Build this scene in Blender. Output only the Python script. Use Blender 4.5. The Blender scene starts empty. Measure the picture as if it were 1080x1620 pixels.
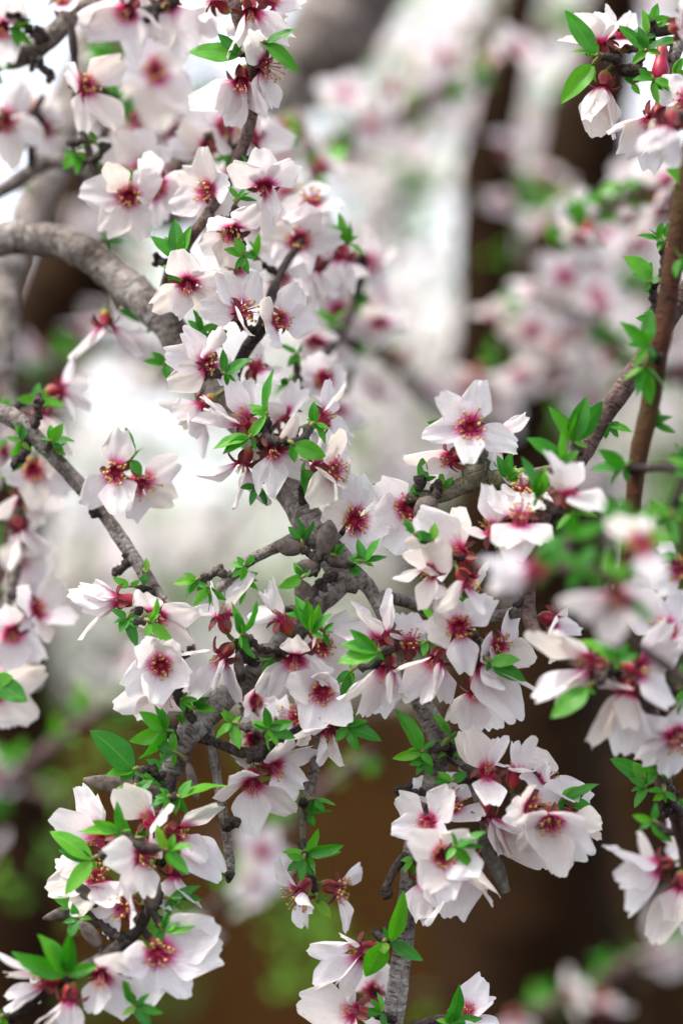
import bpy, math, random
import numpy as np
from mathutils import Vector, Matrix, noise

# ------------------------------------------------------------------ camera
scene = bpy.context.scene
COL = scene.collection
rng = random.Random(11)
PITCH = math.radians(4.0)
CAM_POS = Vector((0.0, 0.0, 1.5))
LENS, SENS = 80.0, 36.0
cam = bpy.data.cameras.new('camera')
cam_ob = bpy.data.objects.new('camera', cam)
COL.objects.link(cam_ob)
cam_ob.location = CAM_POS
cam_ob.rotation_euler = (math.radians(90) + PITCH, 0, 0)
cam.sensor_fit = 'VERTICAL'
cam.sensor_height = SENS
cam.sensor_width = 24.0
cam.lens = LENS
cam.clip_start = 0.02
cam.clip_end = 2000
cam.dof.use_dof = True
cam.dof.focus_distance = 0.985
cam.dof.aperture_fstop = 2.6
scene.camera = cam_ob

# ------------------------------------------------------------------ sky, sun, exposure
SUN_ELEV, SUN_AZ = 60.0, -112.0     # azimuth measured from the view direction, negative = to the left
world = bpy.data.worlds.new('World')
scene.world = world
world.use_nodes = True
wn = world.node_tree.nodes
wl = world.node_tree.links
bg = wn['Background']
sky = wn.new('ShaderNodeTexSky')
sky.sky_type = 'NISHITA'
sky.sun_disc = False
sky.sun_elevation = math.radians(SUN_ELEV)
sky.sun_rotation = math.radians(SUN_AZ)
sky.air_density = 1.0
sky.dust_density = 3.0
sky.ozone_density = 1.0
hz = wn.new('ShaderNodeHueSaturation')      # thin bright haze over the whole sky
hz.inputs['Saturation'].default_value = 0.50
wl.new(sky.outputs[0], hz.inputs['Color'])
wl.new(hz.outputs[0], bg.inputs[0])
bg.inputs[1].default_value = 0.14
sun = bpy.data.lights.new('sun', 'SUN')
sun.energy = 2.1
sun.angle = math.radians(10)
sun.color = (1.0, 0.94, 0.85)
sun_ob = bpy.data.objects.new('sun', sun)
COL.objects.link(sun_ob)
_e, _a = math.radians(SUN_ELEV), math.radians(SUN_AZ)
_sd = Vector((math.cos(_e) * math.sin(_a), math.cos(_e) * math.cos(_a), math.sin(_e)))
sun_ob.rotation_euler = _sd.to_track_quat('Z', 'Y').to_euler()
sun_ob.location = (0, 0, 6)
vs = scene.view_settings
vs.view_transform = 'Standard'
vs.look = 'None'
vs.gamma = 1.0
vs.exposure = 2.02
scene.cycles.use_denoising = True
scene.cycles.max_bounces = 8
scene.cycles.transmission_bounces = 6
scene.cycles.diffuse_bounces = 4
scene.cycles.sample_clamp_indirect = 6

# ------------------------------------------------------------------ helpers
RIGHT = Vector((1, 0, 0))
FWD = Vector((0, math.cos(PITCH), math.sin(PITCH)))
UP = Vector((0, -math.sin(PITCH), math.cos(PITCH)))
PXM = SENS / LENS / 1620.0          # metres per photograph pixel at one metre


def at(x, y, d):
    """point of the place seen at photograph pixel x, y, at d metres depth"""
    return CAM_POS + FWD * d + RIGHT * ((x - 540) * PXM * d) + UP * ((810 - y) * PXM * d)


def vw(x, y, z):
    """direction given as right, up, towards the viewer"""
    return RIGHT * x + UP * y - FWD * z


def mesh(name, verts, faces, mat=None, uvs=None, smooth=True):
    me = bpy.data.meshes.new(name)
    me.from_pydata([tuple(v) for v in verts], [], faces)
    if uvs is not None:
        lay = me.uv_layers.new(name='UVMap')
        vi = np.empty(len(me.loops), dtype=np.int32)
        me.loops.foreach_get('vertex_index', vi)
        lay.data.foreach_set('uv', np.asarray(uvs, dtype=np.float32)[vi].ravel())
    if smooth:
        me.polygons.foreach_set('use_smooth', [True] * len(me.polygons))
    if mat:
        me.materials.append(mat)
    me.update()
    return me


def link(name, me, parent=None, mat4=None):
    o = bpy.data.objects.new(name, me)
    COL.objects.link(o)
    if parent is not None:
        o.parent = parent
    if mat4 is not None:
        o.matrix_local = mat4
    return o


def tag(o, label=None, cat=None, group=None, kind=None):
    if label: o['label'] = label
    if cat: o['category'] = cat
    if group: o['group'] = group
    if kind: o['kind'] = kind
    return o


def catmull(pts, rads, step):
    """smooth path through pts with radii"""
    out, ro = [], []
    n = len(pts)
    for i in range(n - 1):
        p0 = pts[max(i - 1, 0)]; p1 = pts[i]; p2 = pts[i + 1]; p3 = pts[min(i + 2, n - 1)]
        k = max(2, int((p2 - p1).length / step))
        for j in range(k):
            t = j / k
            t2, t3 = t * t, t * t * t
            out.append(0.5 * ((2 * p1) + (p2 - p0) * t + (2 * p0 - 5 * p1 + 4 * p2 - p3) * t2 + (3 * p1 - p0 - 3 * p2 + p3) * t3))
            ro.append(rads[i] + (rads[i + 1] - rads[i]) * t)
    out.append(pts[-1].copy()); ro.append(rads[-1])
    return out, ro


def tube(path, rads, sides=10, bump=0.0, freq=150.0, knob=0.0, knobfreq=400.0, origin=Vector((0, 0, 0)), seed=0.0):
    """tapered tube with an uneven surface and rounded ends"""
    verts, faces, uvs = [], [], []
    n = len(path)
    tan0 = (path[1] - path[0]).normalized()
    ref = Vector((0, 0, 1)) if abs(tan0.z) < 0.8 else Vector((1, 0, 0))
    u = tan0.cross(ref).normalized()
    dist = 0.0
    so = Vector((seed * 7.13, seed * 3.7, seed))
    for i in range(n):
        t = (path[min(i + 1, n - 1)] - path[max(i - 1, 0)]).normalized()
        u = (u - t * u.dot(t)).normalized()
        v = t.cross(u)
        if i: dist += (path[i] - path[i - 1]).length
        ring_r = rads[i]
        if knob:
            ring_r *= 1 + knob * noise.noise(Vector((dist * knobfreq, seed * 5.0, 0.3))) + knob * .3 * noise.noise(Vector((dist * knobfreq * 7, seed, 4.0)))
        if i == 0 or i == n - 1: ring_r *= 0.55
        for k in range(sides):
            a = 2 * math.pi * k / sides
            dirv = u * math.cos(a) + v * math.sin(a)
            p = path[i] + dirv * ring_r
            if bump:
                q = p * freq + so
                p = p + dirv * (ring_r * bump * (noise.noise(q) + 0.5 * noise.noise(q * 2.3)))
            verts.append(p - origin)
            uvs.append((k / sides, dist))
    for i in range(n - 1):
        for k in range(sides):
            a = i * sides + k; b = i * sides + (k + 1) % sides
            faces.append((a, b, b + sides, a + sides))
    e0 = len(verts); verts.append(path[0] - (path[1] - path[0]).normalized() * rads[0] * 0.3 - origin); uvs.append((0, 0))
    e1 = len(verts); verts.append(path[-1] + (path[-1] - path[-2]).normalized() * rads[-1] * 0.4 - origin); uvs.append((0, dist))
    for k in range(sides):
        faces.append((e0, (k + 1) % sides, k))
        b = (n - 1) * sides
        faces.append((e1, b + k, b + (k + 1) % sides))
    return verts, faces, uvs


# ------------------------------------------------------------------ materials
class NT:
    def __init__(self, name):
        self.m = bpy.data.materials.new(name)
        self.m.use_nodes = True
        self.t = self.m.node_tree
        self.n = self.t.nodes
        self.b = self.n['Principled BSDF']
        self.out = self.n['Material Output']

    def new(self, ty, **kw):
        nd = self.n.new(ty)
        for k, v in kw.items():
            setattr(nd, k, v)
        return nd

    def l(self, a, b):
        self.t.links.new(a, b)

    def noise(self, scale, detail=4, rough=0.55, vec=None, dist=0.0):
        nd = self.new('ShaderNodeTexNoise')
        nd.inputs['Scale'].default_value = scale
        nd.inputs['Detail'].default_value = detail
        nd.inputs['Roughness'].default_value = rough
        nd.inputs['Distortion'].default_value = dist
        if vec is not None: self.l(vec, nd.inputs['Vector'])
        return nd

    def ramp(self, fac, stops):
        nd = self.new('ShaderNodeValToRGB')
        el = nd.color_ramp.elements
        while len(el) > 1: el.remove(el[-1])
        el[0].position = stops[0][0]; el[0].color = (*stops[0][1], 1)
        for p, c in stops[1:]:
            e = el.new(p); e.color = (*c, 1)
        if fac is not None: self.l(fac, nd.inputs[0])
        return nd

    def mix(self, fac, a, b, mode='MIX'):
        nd = self.new('ShaderNodeMix', data_type='RGBA', blend_type=mode)
        for sock, val in ((0, fac), (6, a), (7, b)):
            if isinstance(val, (int, float)): nd.inputs[sock].default_value = val
            elif isinstance(val, tuple): nd.inputs[sock].default_value = (*val, 1)
            else: self.l(val, nd.inputs[sock])
        return nd.outputs[2]

    def math(self, op, a, b=0.0, c=None):
        nd = self.new('ShaderNodeMath', operation=op)
        for i, v in enumerate((a, b) if c is None else (a, b, c)):
            if isinstance(v, (int, float)): nd.inputs[i].default_value = v
            else: self.l(v, nd.inputs[i])
        return nd.outputs[0]

    def bump(self, h, strength, dist=0.001):
        nd = self.new('ShaderNodeBump')
        nd.inputs['Strength'].default_value = strength
        nd.inputs['Distance'].default_value = dist
        self.l(h, nd.inputs['Height'])
        self.l(nd.outputs[0], self.b.inputs['Normal'])
        return nd

    def translucent(self, col, fac):
        tr = self.new('ShaderNodeBsdfTranslucent')
        self.l(col, tr.inputs['Color'])
        mx = self.new('ShaderNodeMixShader')
        mx.inputs[0].default_value = fac
        self.l(self.b.outputs[0], mx.inputs[1])
        self.l(tr.outputs[0], mx.inputs[2])
        self.l(mx.outputs[0], self.out.inputs['Surface'])


def mat_petal():
    s = NT('petal')
    tc = s.new('ShaderNodeTexCoord')
    sep = s.new('ShaderNodeSeparateXYZ'); s.l(tc.outputs['UV'], sep.inputs[0])
    oi = s.new('ShaderNodeObjectInfo')
    # long veins: noise stretched along the petal
    mp = s.new('ShaderNodeMapping'); s.l(tc.outputs['UV'], mp.inputs[0]); mp.inputs['Scale'].default_value = (26, 1.6, 1)
    vein = s.noise(1.0, 3, 0.6, mp.outputs[0], 0.4)
    n2 = s.noise(5.0, 3, 0.6, tc.outputs['UV'])
    k = s.math('MULTIPLY_ADD', oi.outputs['Random'], 0.5, 1.0)
    v = s.math('MULTIPLY', sep.outputs[1], k)
    v = s.math('MULTIPLY_ADD', s.math('SUBTRACT', vein.outputs[0], 0.5), 0.22, v)
    r = s.ramp(v, [(0.0, (0.46, 0.008, 0.07)), (0.09, (0.56, 0.020, 0.14)), (0.18, (0.70, 0.13, 0.32)),
                   (0.28, (0.82, 0.56, 0.70)), (0.40, (0.87, 0.83, 0.86)), (1.0, (0.89, 0.88, 0.885))])
    # faint blush and cream along the veins and toward the rim
    blush = s.ramp(n2.outputs[0], [(0.35, (0.98, 0.94, 0.96)), (0.6, (1, 1, 1)), (0.8, (1.0, 0.985, 0.95))])
    c = s.mix(1.0, r.outputs[0], blush.outputs[0], 'MULTIPLY')
    vr = s.ramp(vein.outputs[0], [(0.36, (0.96, 0.94, 0.95)), (0.5, (1, 1, 1))])
    c = s.mix(0.8, c, vr.outputs[0], 'MULTIPLY')
    # bruised, browning specks near the rim of some petals
    sp = s.noise(13.0, 2, 0.5, tc.outputs['UV'])
    of = s.new('ShaderNodeVectorMath', operation='ADD'); s.l(tc.outputs['UV'], of.inputs[0])
    cx = s.new('ShaderNodeCombineXYZ'); s.l(s.math('MULTIPLY', oi.outputs['Random'], 91.0), cx.inputs[0]); s.l(cx.outputs[0], of.inputs[1])
    s.l(of.outputs[0], sp.inputs['Vector'])
    rim = s.ramp(sep.outputs[1], [(0.80, (0, 0, 0)), (0.98, (1, 1, 1))])
    sk = s.ramp(sp.outputs[0], [(0.62, (0, 0, 0)), (0.70, (1, 1, 1))])
    c = s.mix(s.math('MULTIPLY', s.math('MULTIPLY', rim.outputs[0], sk.outputs[0]), 0.55), c, (0.42, 0.27, 0.14))
    warm = s.ramp(oi.outputs['Random'], [(0.0, (1, 1, 1)), (0.72, (1, 1, 1)), (0.86, (1.0, 0.965, 0.88)), (1.0, (0.99, 0.94, 0.90))])
    c = s.mix(1.0, c, warm.outputs[0], 'MULTIPLY')
    s.l(c, s.b.inputs['Base Color'])
    s.b.inputs['Roughness'].default_value = 0.62
    s.b.inputs['Specular IOR Level'].default_value = 0.25
    s.b.inputs['Sheen Weight'].default_value = 0.15
    s.bump(s.math('MULTIPLY_ADD', n2.outputs[0], 2.2, vein.outputs[0]), 0.55, 0.0008)
    wt = s.mix(1.0, c, (1.0, 0.975, 0.93), 'MULTIPLY')
    s.translucent(wt, 0.46)
    return s.m


def mat_leaf(name, c0, c1, c2, tr=0.42):
    s = NT(name)
    tc = s.new('ShaderNodeTexCoord')
    sep = s.new('ShaderNodeSeparateXYZ'); s.l(tc.outputs['UV'], sep.inputs[0])
    oi = s.new('ShaderNodeObjectInfo')
    n1 = s.noise(6.0, 3, 0.6, tc.outputs['UV'])
    a = s.math('MULTIPLY_ADD', oi.outputs['Random'], 0.75, s.math('MULTIPLY', n1.outputs[0], 0.35))
    r = s.ramp(a, [(0.1, c0), (0.5, c1), (0.86, c2), (1.0, (0.26, 0.34, 0.03))])
    # pale midrib and side veins
    ax = s.math('ABSOLUTE', s.math('SUBTRACT', sep.outputs[0], 0.5))
    rib = s.ramp(ax, [(0.0, (1, 1, 1)), (0.035, (0, 0, 0))])
    wv = s.new('ShaderNodeTexWave', wave_type='BANDS', bands_direction='Y')
    mp = s.new('ShaderNodeCombineXYZ')
    s.l(s.math('MULTIPLY_ADD', ax, -1.1, sep.outputs[1]), mp.inputs[1])
    s.l(mp.outputs[0], wv.inputs['Vector'])
    wv.inputs['Scale'].default_value = 3.2; wv.inputs['Distortion'].default_value = 0.6
    c = s.mix(s.math('MULTIPLY', rib.outputs[0], 0.45), r.outputs[0], (0.22, 0.42, 0.07))
    vv = s.ramp(wv.outputs[0], [(0.0, (0.86, 0.89, 0.86)), (0.35, (1, 1, 1))])
    c = s.mix(0.7, c, vv.outputs[0], 'MULTIPLY')
    s.l(c, s.b.inputs['Base Color'])
    s.b.inputs['Roughness'].default_value = 0.36
    s.b.inputs['Specular IOR Level'].default_value = 0.5
    s.bump(wv.outputs[0], 0.25, 0.0004)
    g = s.mix(1.0, c, (1.0, 1.25, 0.35), 'MULTIPLY')
    s.translucent(g, tr)
    return s.m


def mat_bark(name, dark, mid, light, moss=0.0, red=None):
    s = NT(name)
    tc = s.new('ShaderNodeTexCoord')
    ob = tc.outputs['Object']
    n1 = s.noise(55, 5, 0.62, ob)
    n2 = s.noise(420, 4, 0.65, ob)
    n3 = s.noise(150, 3, 0.6, ob, 0.8)
    r = s.ramp(n1.outputs[0], [(0.30, dark), (0.47, mid), (0.68, light)])
    sp = s.ramp(n2.outputs[0], [(0.36, (0.45, 0.43, 0.42)), (0.52, (1, 1, 1)), (0.68, (1.25, 1.22, 1.2))])
    c = s.mix(0.6, r.outputs[0], sp.outputs[0], 'MULTIPLY')
    # cross-wise lenticels and cracks
    tu = s.new('ShaderNodeMapping'); s.l(tc.outputs['UV'], tu.inputs[0]); tu.inputs['Scale'].default_value = (5, 700, 1)
    ln = s.noise(1.0, 2, 0.5, tu.outputs[0], 0.3)
    lr = s.ramp(ln.outputs[0], [(0.56, (1, 1, 1)), (0.63, (0.30, 0.26, 0.24))])
    c = s.mix(0.85, c, lr.outputs[0], 'MULTIPLY')
    tb = s.new('ShaderNodeMapping'); s.l(tc.outputs['UV'], tb.inputs[0]); tb.inputs['Scale'].default_value = (3, 150, 1)
    bn = s.noise(1.0, 3, 0.6, tb.outputs[0], 0.8)
    br = s.ramp(bn.outputs[0], [(0.34, (0.55, 0.52, 0.50)), (0.48, (1, 1, 1)), (0.62, (1.30, 1.28, 1.26))])
    c = s.mix(0.75, c, br.outputs[0], 'MULTIPLY')
    cr = s.ramp(n3.outputs[0], [(0.33, (0.35, 0.32, 0.30)), (0.42, (1, 1, 1))])
    c = s.mix(0.8, c, cr.outputs[0], 'MULTIPLY')
    if moss:
        mn = s.noise(38, 4, 0.6, ob)
        mr = s.ramp(mn.outputs[0], [(0.45, (0, 0, 0)), (0.62, (1, 1, 1))])
        c = s.mix(s.math('MULTIPLY', mr.outputs[0], moss), c, (0.075, 0.085, 0.022))
    if red:
        rn = s.noise(24, 3, 0.5, ob)
        rr = s.ramp(rn.outputs[0], [(0.40, (0, 0, 0)), (0.60, (1, 1, 1))])
        c = s.mix(s.math('MULTIPLY', rr.outputs[0], 0.8), c, red)
    s.l(c, s.b.inputs['Base Color'])
    s.b.inputs['Roughness'].default_value = 0.8
    s.b.inputs['Specular IOR Level'].default_value = 0.3
    h = s.math('ADD', n2.outputs[0], s.math('MULTIPLY', n3.outputs[0], 1.5))
    h = s.math('SUBTRACT', h, s.math('MULTIPLY', ln.outputs[0], 0.8))
    s.bump(h, 0.8, 0.0014)
    return s.m


def mat_calyx():
    s = NT('calyx')
    tc = s.new('ShaderNodeTexCoord')
    sep = s.new('ShaderNodeSeparateXYZ'); s.l(tc.outputs['UV'], sep.inputs[0])
    oi = s.new('ShaderNodeObjectInfo')
    n1 = s.noise(400, 3, 0.6, tc.outputs['Object'])
    v = s.math('MULTIPLY_ADD', s.math('SUBTRACT', n1.outputs[0], 0.5), 0.3, sep.outputs[1])
    v = s.math('MULTIPLY_ADD', s.math('SUBTRACT', oi.outputs['Random'], 0.5), 0.25, v)
    r = s.ramp(v, [(0.0, (0.20, 0.24, 0.035)), (0.16, (0.33, 0.18, 0.03)), (0.30, (0.36, 0.035, 0.035)),
                   (0.6, (0.34, 0.012, 0.035)), (1.0, (0.44, 0.010, 0.06))])
    s.l(r.outputs[0], s.b.inputs['Base Color'])
    s.b.inputs['Roughness'].default_value = 0.45
    s.bump(n1.outputs[0], 0.3, 0.0004)
    s.translucent(r.outputs[0], 0.15)
    return s.m


def mat_simple(name, col, rough=0.6, var=0.25, scale=300, tr=0.0, col2=None):
    s = NT(name)
    tc = s.new('ShaderNodeTexCoord')
    n1 = s.noise(scale, 3, 0.6, tc.outputs['Object'])
    c2 = col2 or tuple(min(1, c * (1 + var)) for c in col)
    c1 = tuple(c * (1 - var) for c in col)
    r = s.ramp(n1.outputs[0], [(0.35, c1), (0.65, c2)])
    s.l(r.outputs[0], s.b.inputs['Base Color'])
    s.b.inputs['Roughness'].default_value = rough
    s.bump(n1.outputs[0], 0.25, 0.0005)
    if tr: s.translucent(r.outputs[0], tr)
    return s.m


def mat_attr(name, tr):
    """colour carried by the mass itself (petal white / heart red / leaf green)"""
    s = NT(name)
    at_ = s.new('ShaderNodeAttribute'); at_.attribute_name = 'tint'
    tc = s.new('ShaderNodeTexCoord')
    n1 = s.noise(9, 3, 0.6, tc.outputs['Object'])
    r = s.ramp(n1.outputs[0], [(0.35, (0.86, 0.83, 0.83)), (0.65, (1, 1, 1))])
    c = s.mix(1.0, at_.outputs['Color'], r.outputs[0], 'MULTIPLY')
    s.l(c, s.b.inputs['Base Color'])
    s.b.inputs['Roughness'].default_value = 0.7
    s.b.inputs['Specular IOR Level'].default_value = 0.1
    s.translucent(c, tr)
    return s.m


def mat_ground():
    s = NT('soil')
    tc = s.new('ShaderNodeTexCoord')
    ob = tc.outputs['Object']
    n1 = s.noise(0.55, 6, 0.65, ob)
    n2 = s.noise(9, 6, 0.7, ob)
    n3 = s.noise(70, 4, 0.7, ob)
    r = s.ramp(n2.outputs[0], [(0.3, (0.012, 0.0052, 0.0017)), (0.55, (0.022, 0.0100, 0.0032)), (0.75, (0.036, 0.017, 0.006))])
    g = s.ramp(n1.outputs[0], [(0.50, (0, 0, 0)), (0.66, (1, 1, 1))])
    gm = s.math('MULTIPLY', g.outputs[0], s.ramp(n3.outputs[0], [(0.4, (0, 0, 0)), (0.6, (1, 1, 1))]).outputs[0])
    c = s.mix(s.math('MULTIPLY', gm, 0.4), r.outputs[0], (0.014, 0.024, 0.004))
    s.l(c, s.b.inputs['Base Color'])
    s.b.inputs['Roughness'].default_value = 1.0
    s.b.inputs['Specular IOR Level'].default_value = 0.0
    s.bump(s.math('ADD', n2.outputs[0], n3.outputs[0]), 0.8, 0.03)
    return s.m


M_PETAL = mat_petal()
M_LEAF = mat_leaf('leaf', (0.018, 0.165, 0.010), (0.045, 0.28, 0.013), (0.125, 0.42, 0.020))
M_BARK = mat_bark('bark_grey', (0.065, 0.050, 0.040), (0.19, 0.165, 0.148), (0.40, 0.375, 0.355))
M_BARKM = mat_bark('bark_mossy', (0.06, 0.052, 0.035), (0.135, 0.125, 0.085), (0.22, 0.21, 0.16), moss=0.7)
M_BARKR = mat_bark('bark_red', (0.040, 0.010, 0.005), (0.070, 0.016, 0.007), (0.10, 0.028, 0.014), red=(0.060, 0.034, 0.005))
M_BARKP = mat_bark('bark_purple', (0.055, 0.034, 0.030), (0.115, 0.072, 0.064), (0.19, 0.13, 0.115))
M_SPUR = mat_bark('bark_spur', (0.016, 0.012, 0.011), (0.045, 0.034, 0.030), (0.10, 0.08, 0.07))
M_TRUNK = mat_bark('bark_trunk', (0.009, 0.0042, 0.0015), (0.019, 0.009, 0.0033), (0.034, 0.017, 0.007))
M_CALYX = mat_calyx()
M_FIL = mat_simple('filament', (0.64, 0.06, 0.16), 0.5, 0.25, 200, 0.3, (0.80, 0.30, 0.40))
M_ANTH = mat_simple('anther', (0.58, 0.30, 0.05), 0.6, 0.4, 500, 0.0, (0.74, 0.52, 0.14))
M_SEPAL = mat_simple('sepal', (0.16, 0.05, 0.03), 0.6, 0.4, 260, 0.2, (0.26, 0.030, 0.035))
M_PED = mat_simple('pedicel', (0.16, 0.16, 0.035), 0.5, 0.3, 300, 0.1)
M_BUD = mat_simple('bud_scale', (0.095, 0.072, 0.060), 0.8, 0.5, 330)
M_HUSK = mat_simple('husk', (0.055, 0.050, 0.036), 0.75, 0.55, 420)
M_TRUNK.node_tree.nodes['Principled BSDF'].inputs['Specular IOR Level'].default_value = 0.05
M_SOIL = mat_ground()
M_MASS = mat_attr('far_bloom', 0.35)

# ------------------------------------------------------------------ blossom pieces (unit meshes, shared by all copies)
def make_petal(seed, width, notch, cup, curl, ripple, ragged, nu=9, nv=12, fold=0.0):
    """obovate petal, y = along, x = across, z = inner face; length 1"""
    r = random.Random(seed)
    ph = [r.uniform(0, 6.28) for _ in range(8)]
    skew = r.uniform(-0.10, 0.10)
    nt = r.uniform(-0.25, 0.25)
    verts, uvs, faces = [], [], []
    for j in range(nv + 1):
        s = j / nv
        g = 0.16 + 0.84 * math.sin(min(s / 0.70, 1) * math.pi / 2) ** 1.35
        if s > 0.70: g *= 1 - 0.20 * ((s - 0.70) / 0.30) ** 2
        for i in range(nu + 1):
            t = -1 + 2 * i / nu
            e = 1 - 0.38 * abs(t) ** 3.2 - notch * math.exp(-((t - nt) / 0.24) ** 2)
            e += ragged * (math.sin(t * 5 + ph[0]) + 0.7 * math.sin(t * 12 + ph[1]) + 1.5 * abs(math.sin(t * 4.5 + ph[6])) + 0.5 * abs(math.sin(t * 13 + ph[2])) - 1.1) * s ** 3
            e += 0.05 * t * math.sin(ph[7])
            w = width * g * (1 + ragged * 1.3 * math.sin(s * 11 + ph[2] + (2 if t > 0 else 0)) * abs(t))
            x = t * w + skew * s * s
            y = s * e
            z = cup * (t * t) * w * 1.4 * (0.4 + 0.6 * s) + curl * (s * s) + 0.0
            z += ripple * s * (math.sin(t * 4.2 + ph[3] + s * 2.5) * 0.6 + math.sin(t * 8.5 + ph[4]) * 0.45 * s + math.sin(s * 9 + ph[5]) * 0.35)
            if fold:
                a = t * fold
                x = math.sin(a) / max(fold, 1e-3) * w + skew * s * s
                z += (1 - math.cos(a)) / max(fold, 1e-3) * w
            verts.append((x, y, z))
            uvs.append((0.5 + 0.5 * t, s))
    for j in range(nv):
        for i in range(nu):
            a = j * (nu + 1) + i
            faces.append((a, a + 1, a + nu + 2, a + nu + 1))
    return mesh('petal', verts, faces, M_PETAL, uvs)


PETALS = []
for k in range(14):
    PETALS.append(make_petal(100 + k, rng.uniform(0.37, 0.46), rng.choice([0.02, 0.05, 0.09, 0.16]), rng.uniform(0.05, 0.30),
                             rng.uniform(-0.26, 0.16), rng.uniform(0.03, 0.065), rng.uniform(0.012, 0.030), 26, 12))
PETALS_NARROW = [make_petal(200 + k, 0.30, 0.10, 0.2, rng.uniform(-0.15, 0.15), 0.05, 0.022, fold=rng.uniform(1.1, 1.9)) for k in range(5)]
PETALS_SPLIT = [make_petal(230 + k, 0.38, 0.36, 0.15, rng.uniform(-0.1, 0.05), 0.05, 0.02, nu=14) for k in range(3)]
PETALS_LOW = [make_petal(260 + k, 0.43, 0.10, 0.25, rng.uniform(-0.15, 0.12), 0.05, 0.02, 4, 5) for k in range(5)]


def lathe(profile, sides, mat, name):
    verts, faces, uvs = [], [], []
    n = len(profile)
    for i, (rr, z, v) in enumerate(profile):
        for k in range(sides):
            a = 2 * math.pi * k / sides
            q = rr * (1 + 0.05 * math.sin(5 * a))
            verts.append((q * math.cos(a), q * math.sin(a), z)); uvs.append((k / sides, v))
    for i in range(n - 1):
        for k in range(sides):
            a = i * sides + k; b = i * sides + (k + 1) % sides
            faces.append((a, b, b + sides, a + sides))
    faces.append(tuple(range(sides - 1, -1, -1)))
    faces.append(tuple((n - 1) * sides + k for k in range(sides)))
    return mesh(name, verts, faces, mat, uvs)


# z = 0 is the mouth of the cup; units are metres
_prof = [(.0010, -.0078, 0), (.0019, -.0070, .1), (.0028, -.0056, .25), (.0031, -.0040, .45), (.0028, -.0020, .65), (.0030, -.0006, .8),
         (.0036, .0002, 1), (.0030, -.0002, 1), (.0022, -.0016, .9), (.0014, -.0026, .8)]
CALYX = lathe(_prof, 12, M_CALYX, 'calyx')
CALYX_LOW = lathe(_prof[::2] + _prof[-1:], 7, M_CALYX, 'calyx')
BUDBALL = lathe([(.0009, -.0085, 0), (.0022, -.0072, .15), (.0029, -.005, .4), (.0026, -.002, .65), (.0034, .0008, .9), (.0040, .004, 1), (.0034, .0072, 1),
                 (.0018, .0094, 1), (.0003, .0100, 1)], 12, M_CALYX, 'bud_body')


def make_sepal(seed):
    r = random.Random(seed)
    verts, faces = [], []
    L, W = .0056, .0017
    for j in range(6):
        s = j / 5
        w = W * (0.75 + 0.5 * math.sin(s * 2.2)) * (1 - s ** 3) + .0001
        for i in range(4):
            t = -1 + 2 * i / 3
            verts.append((t * w, s * L, .0009 * t * t - .0016 * s * s + r.uniform(-1, 1) * .00012))
    for j in range(5):
        for i in range(3):
            a = j * 4 + i
            faces.append((a, a + 1, a + 5, a + 4))
    return mesh('sepal', verts, faces, M_SEPAL)


SEPALS = [make_sepal(k) for k in range(3)]


def make_stamens(seed, n=24, spread=0.75, length=.0105):
    """filaments, anthers on their ends and one pistil"""
    r = random.Random(seed)
    fv, ff, av, af = [], [], [], []
    for k in range(n):
        a = 2 * math.pi * k / n * 2.0 + r.uniform(-.3, .3)
        sp = spread * r.uniform(0.25, 1.0)
        ln = length * r.uniform(0.62, 1.1)
        base = Vector((math.cos(a), math.sin(a), 0)) * .0022
        tip = base + Vector((math.cos(a) * math.sin(sp), math.sin(a) * math.sin(sp), math.cos(sp))) * ln
        mid = (base + tip) * .5 + Vector((0, 0, ln * 0.10)) - Vector((math.cos(a), math.sin(a), 0)) * ln * .06
        path, rr = catmull([base - Vector((0, 0, .0012)), mid, tip], [.00026, .00021, .00016], ln / 4)
        v, f, _ = tube(path, rr, 4)
        o = len(fv); fv += v; ff += [tuple(i + o for i in q) for q in f]
        o = len(av)
        d = .00068 * r.uniform(.8, 1.2)
        for q in ((1, 0, 0), (-1, 0, 0), (0, 1.4, 0), (0, -1.4, 0), (0, 0, 1), (0, 0, -1)):
            av.append(tip + Vector(q) * d)
        for q in ((0, 2, 4), (2, 1, 4), (1, 3, 4), (3, 0, 4), (2, 0, 5), (1, 2, 5), (3, 1, 5), (0, 3, 5)):
            af.append(tuple(i + o for i in q))
    return mesh('stamen_cluster', fv, ff, M_FIL), mesh('anther_cluster', av, af, M_ANTH)


STAM = [make_stamens(300 + k, 20, 0.70 if k % 2 else 0.50, .0062 + .0011 * (k % 3)) for k in range(6)]


def frame_from(y, z):
    """rotation whose y axis is y and whose z axis is as near z as can be"""
    y = y.normalized()
    z = z - y * z.dot(y)
    if z.length < 1e-4:
        z = vw(.1, .2, 1) - y * y.dot(vw(.1, .2, 1))
    z.normalize()
    x = y.cross(z)
    return Matrix((x, y, z)).transposed().to_4x4()


def axis_frame(f):
    ref = Vector((0, 0, 1)) if abs(f.z) < 0.9 else Vector((1, 0, 0))
    x = ref.cross(f).normalized()
    y = f.cross(x)
    return Matrix((x, y, f)).transposed().to_4x4()


FACE = {'F': (0, 0, 1), 'B': (0, 0, -1), 'L': (-1, 0, 0), 'R': (1, 0, 0), 'U': (0, 1, 0), 'D': (0, -1, 0)}


def facing(code):
    v = Vector((0, 0, 0))
    for ch in code:
        v += vw(*FACE[ch])
    return v.normalized()


# ------------------------------------------------------------------ branches
NODES = []          # (point, owner object, radius) places where blossoms and leaves can grow


def new_root(name, loc, label, cat, group=None):
    e = bpy.data.objects.new(name, None)
    COL.objects.link(e)
    e.location = loc
    e.empty_display_size = 0.01
    return tag(e, label, cat, group)


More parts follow.
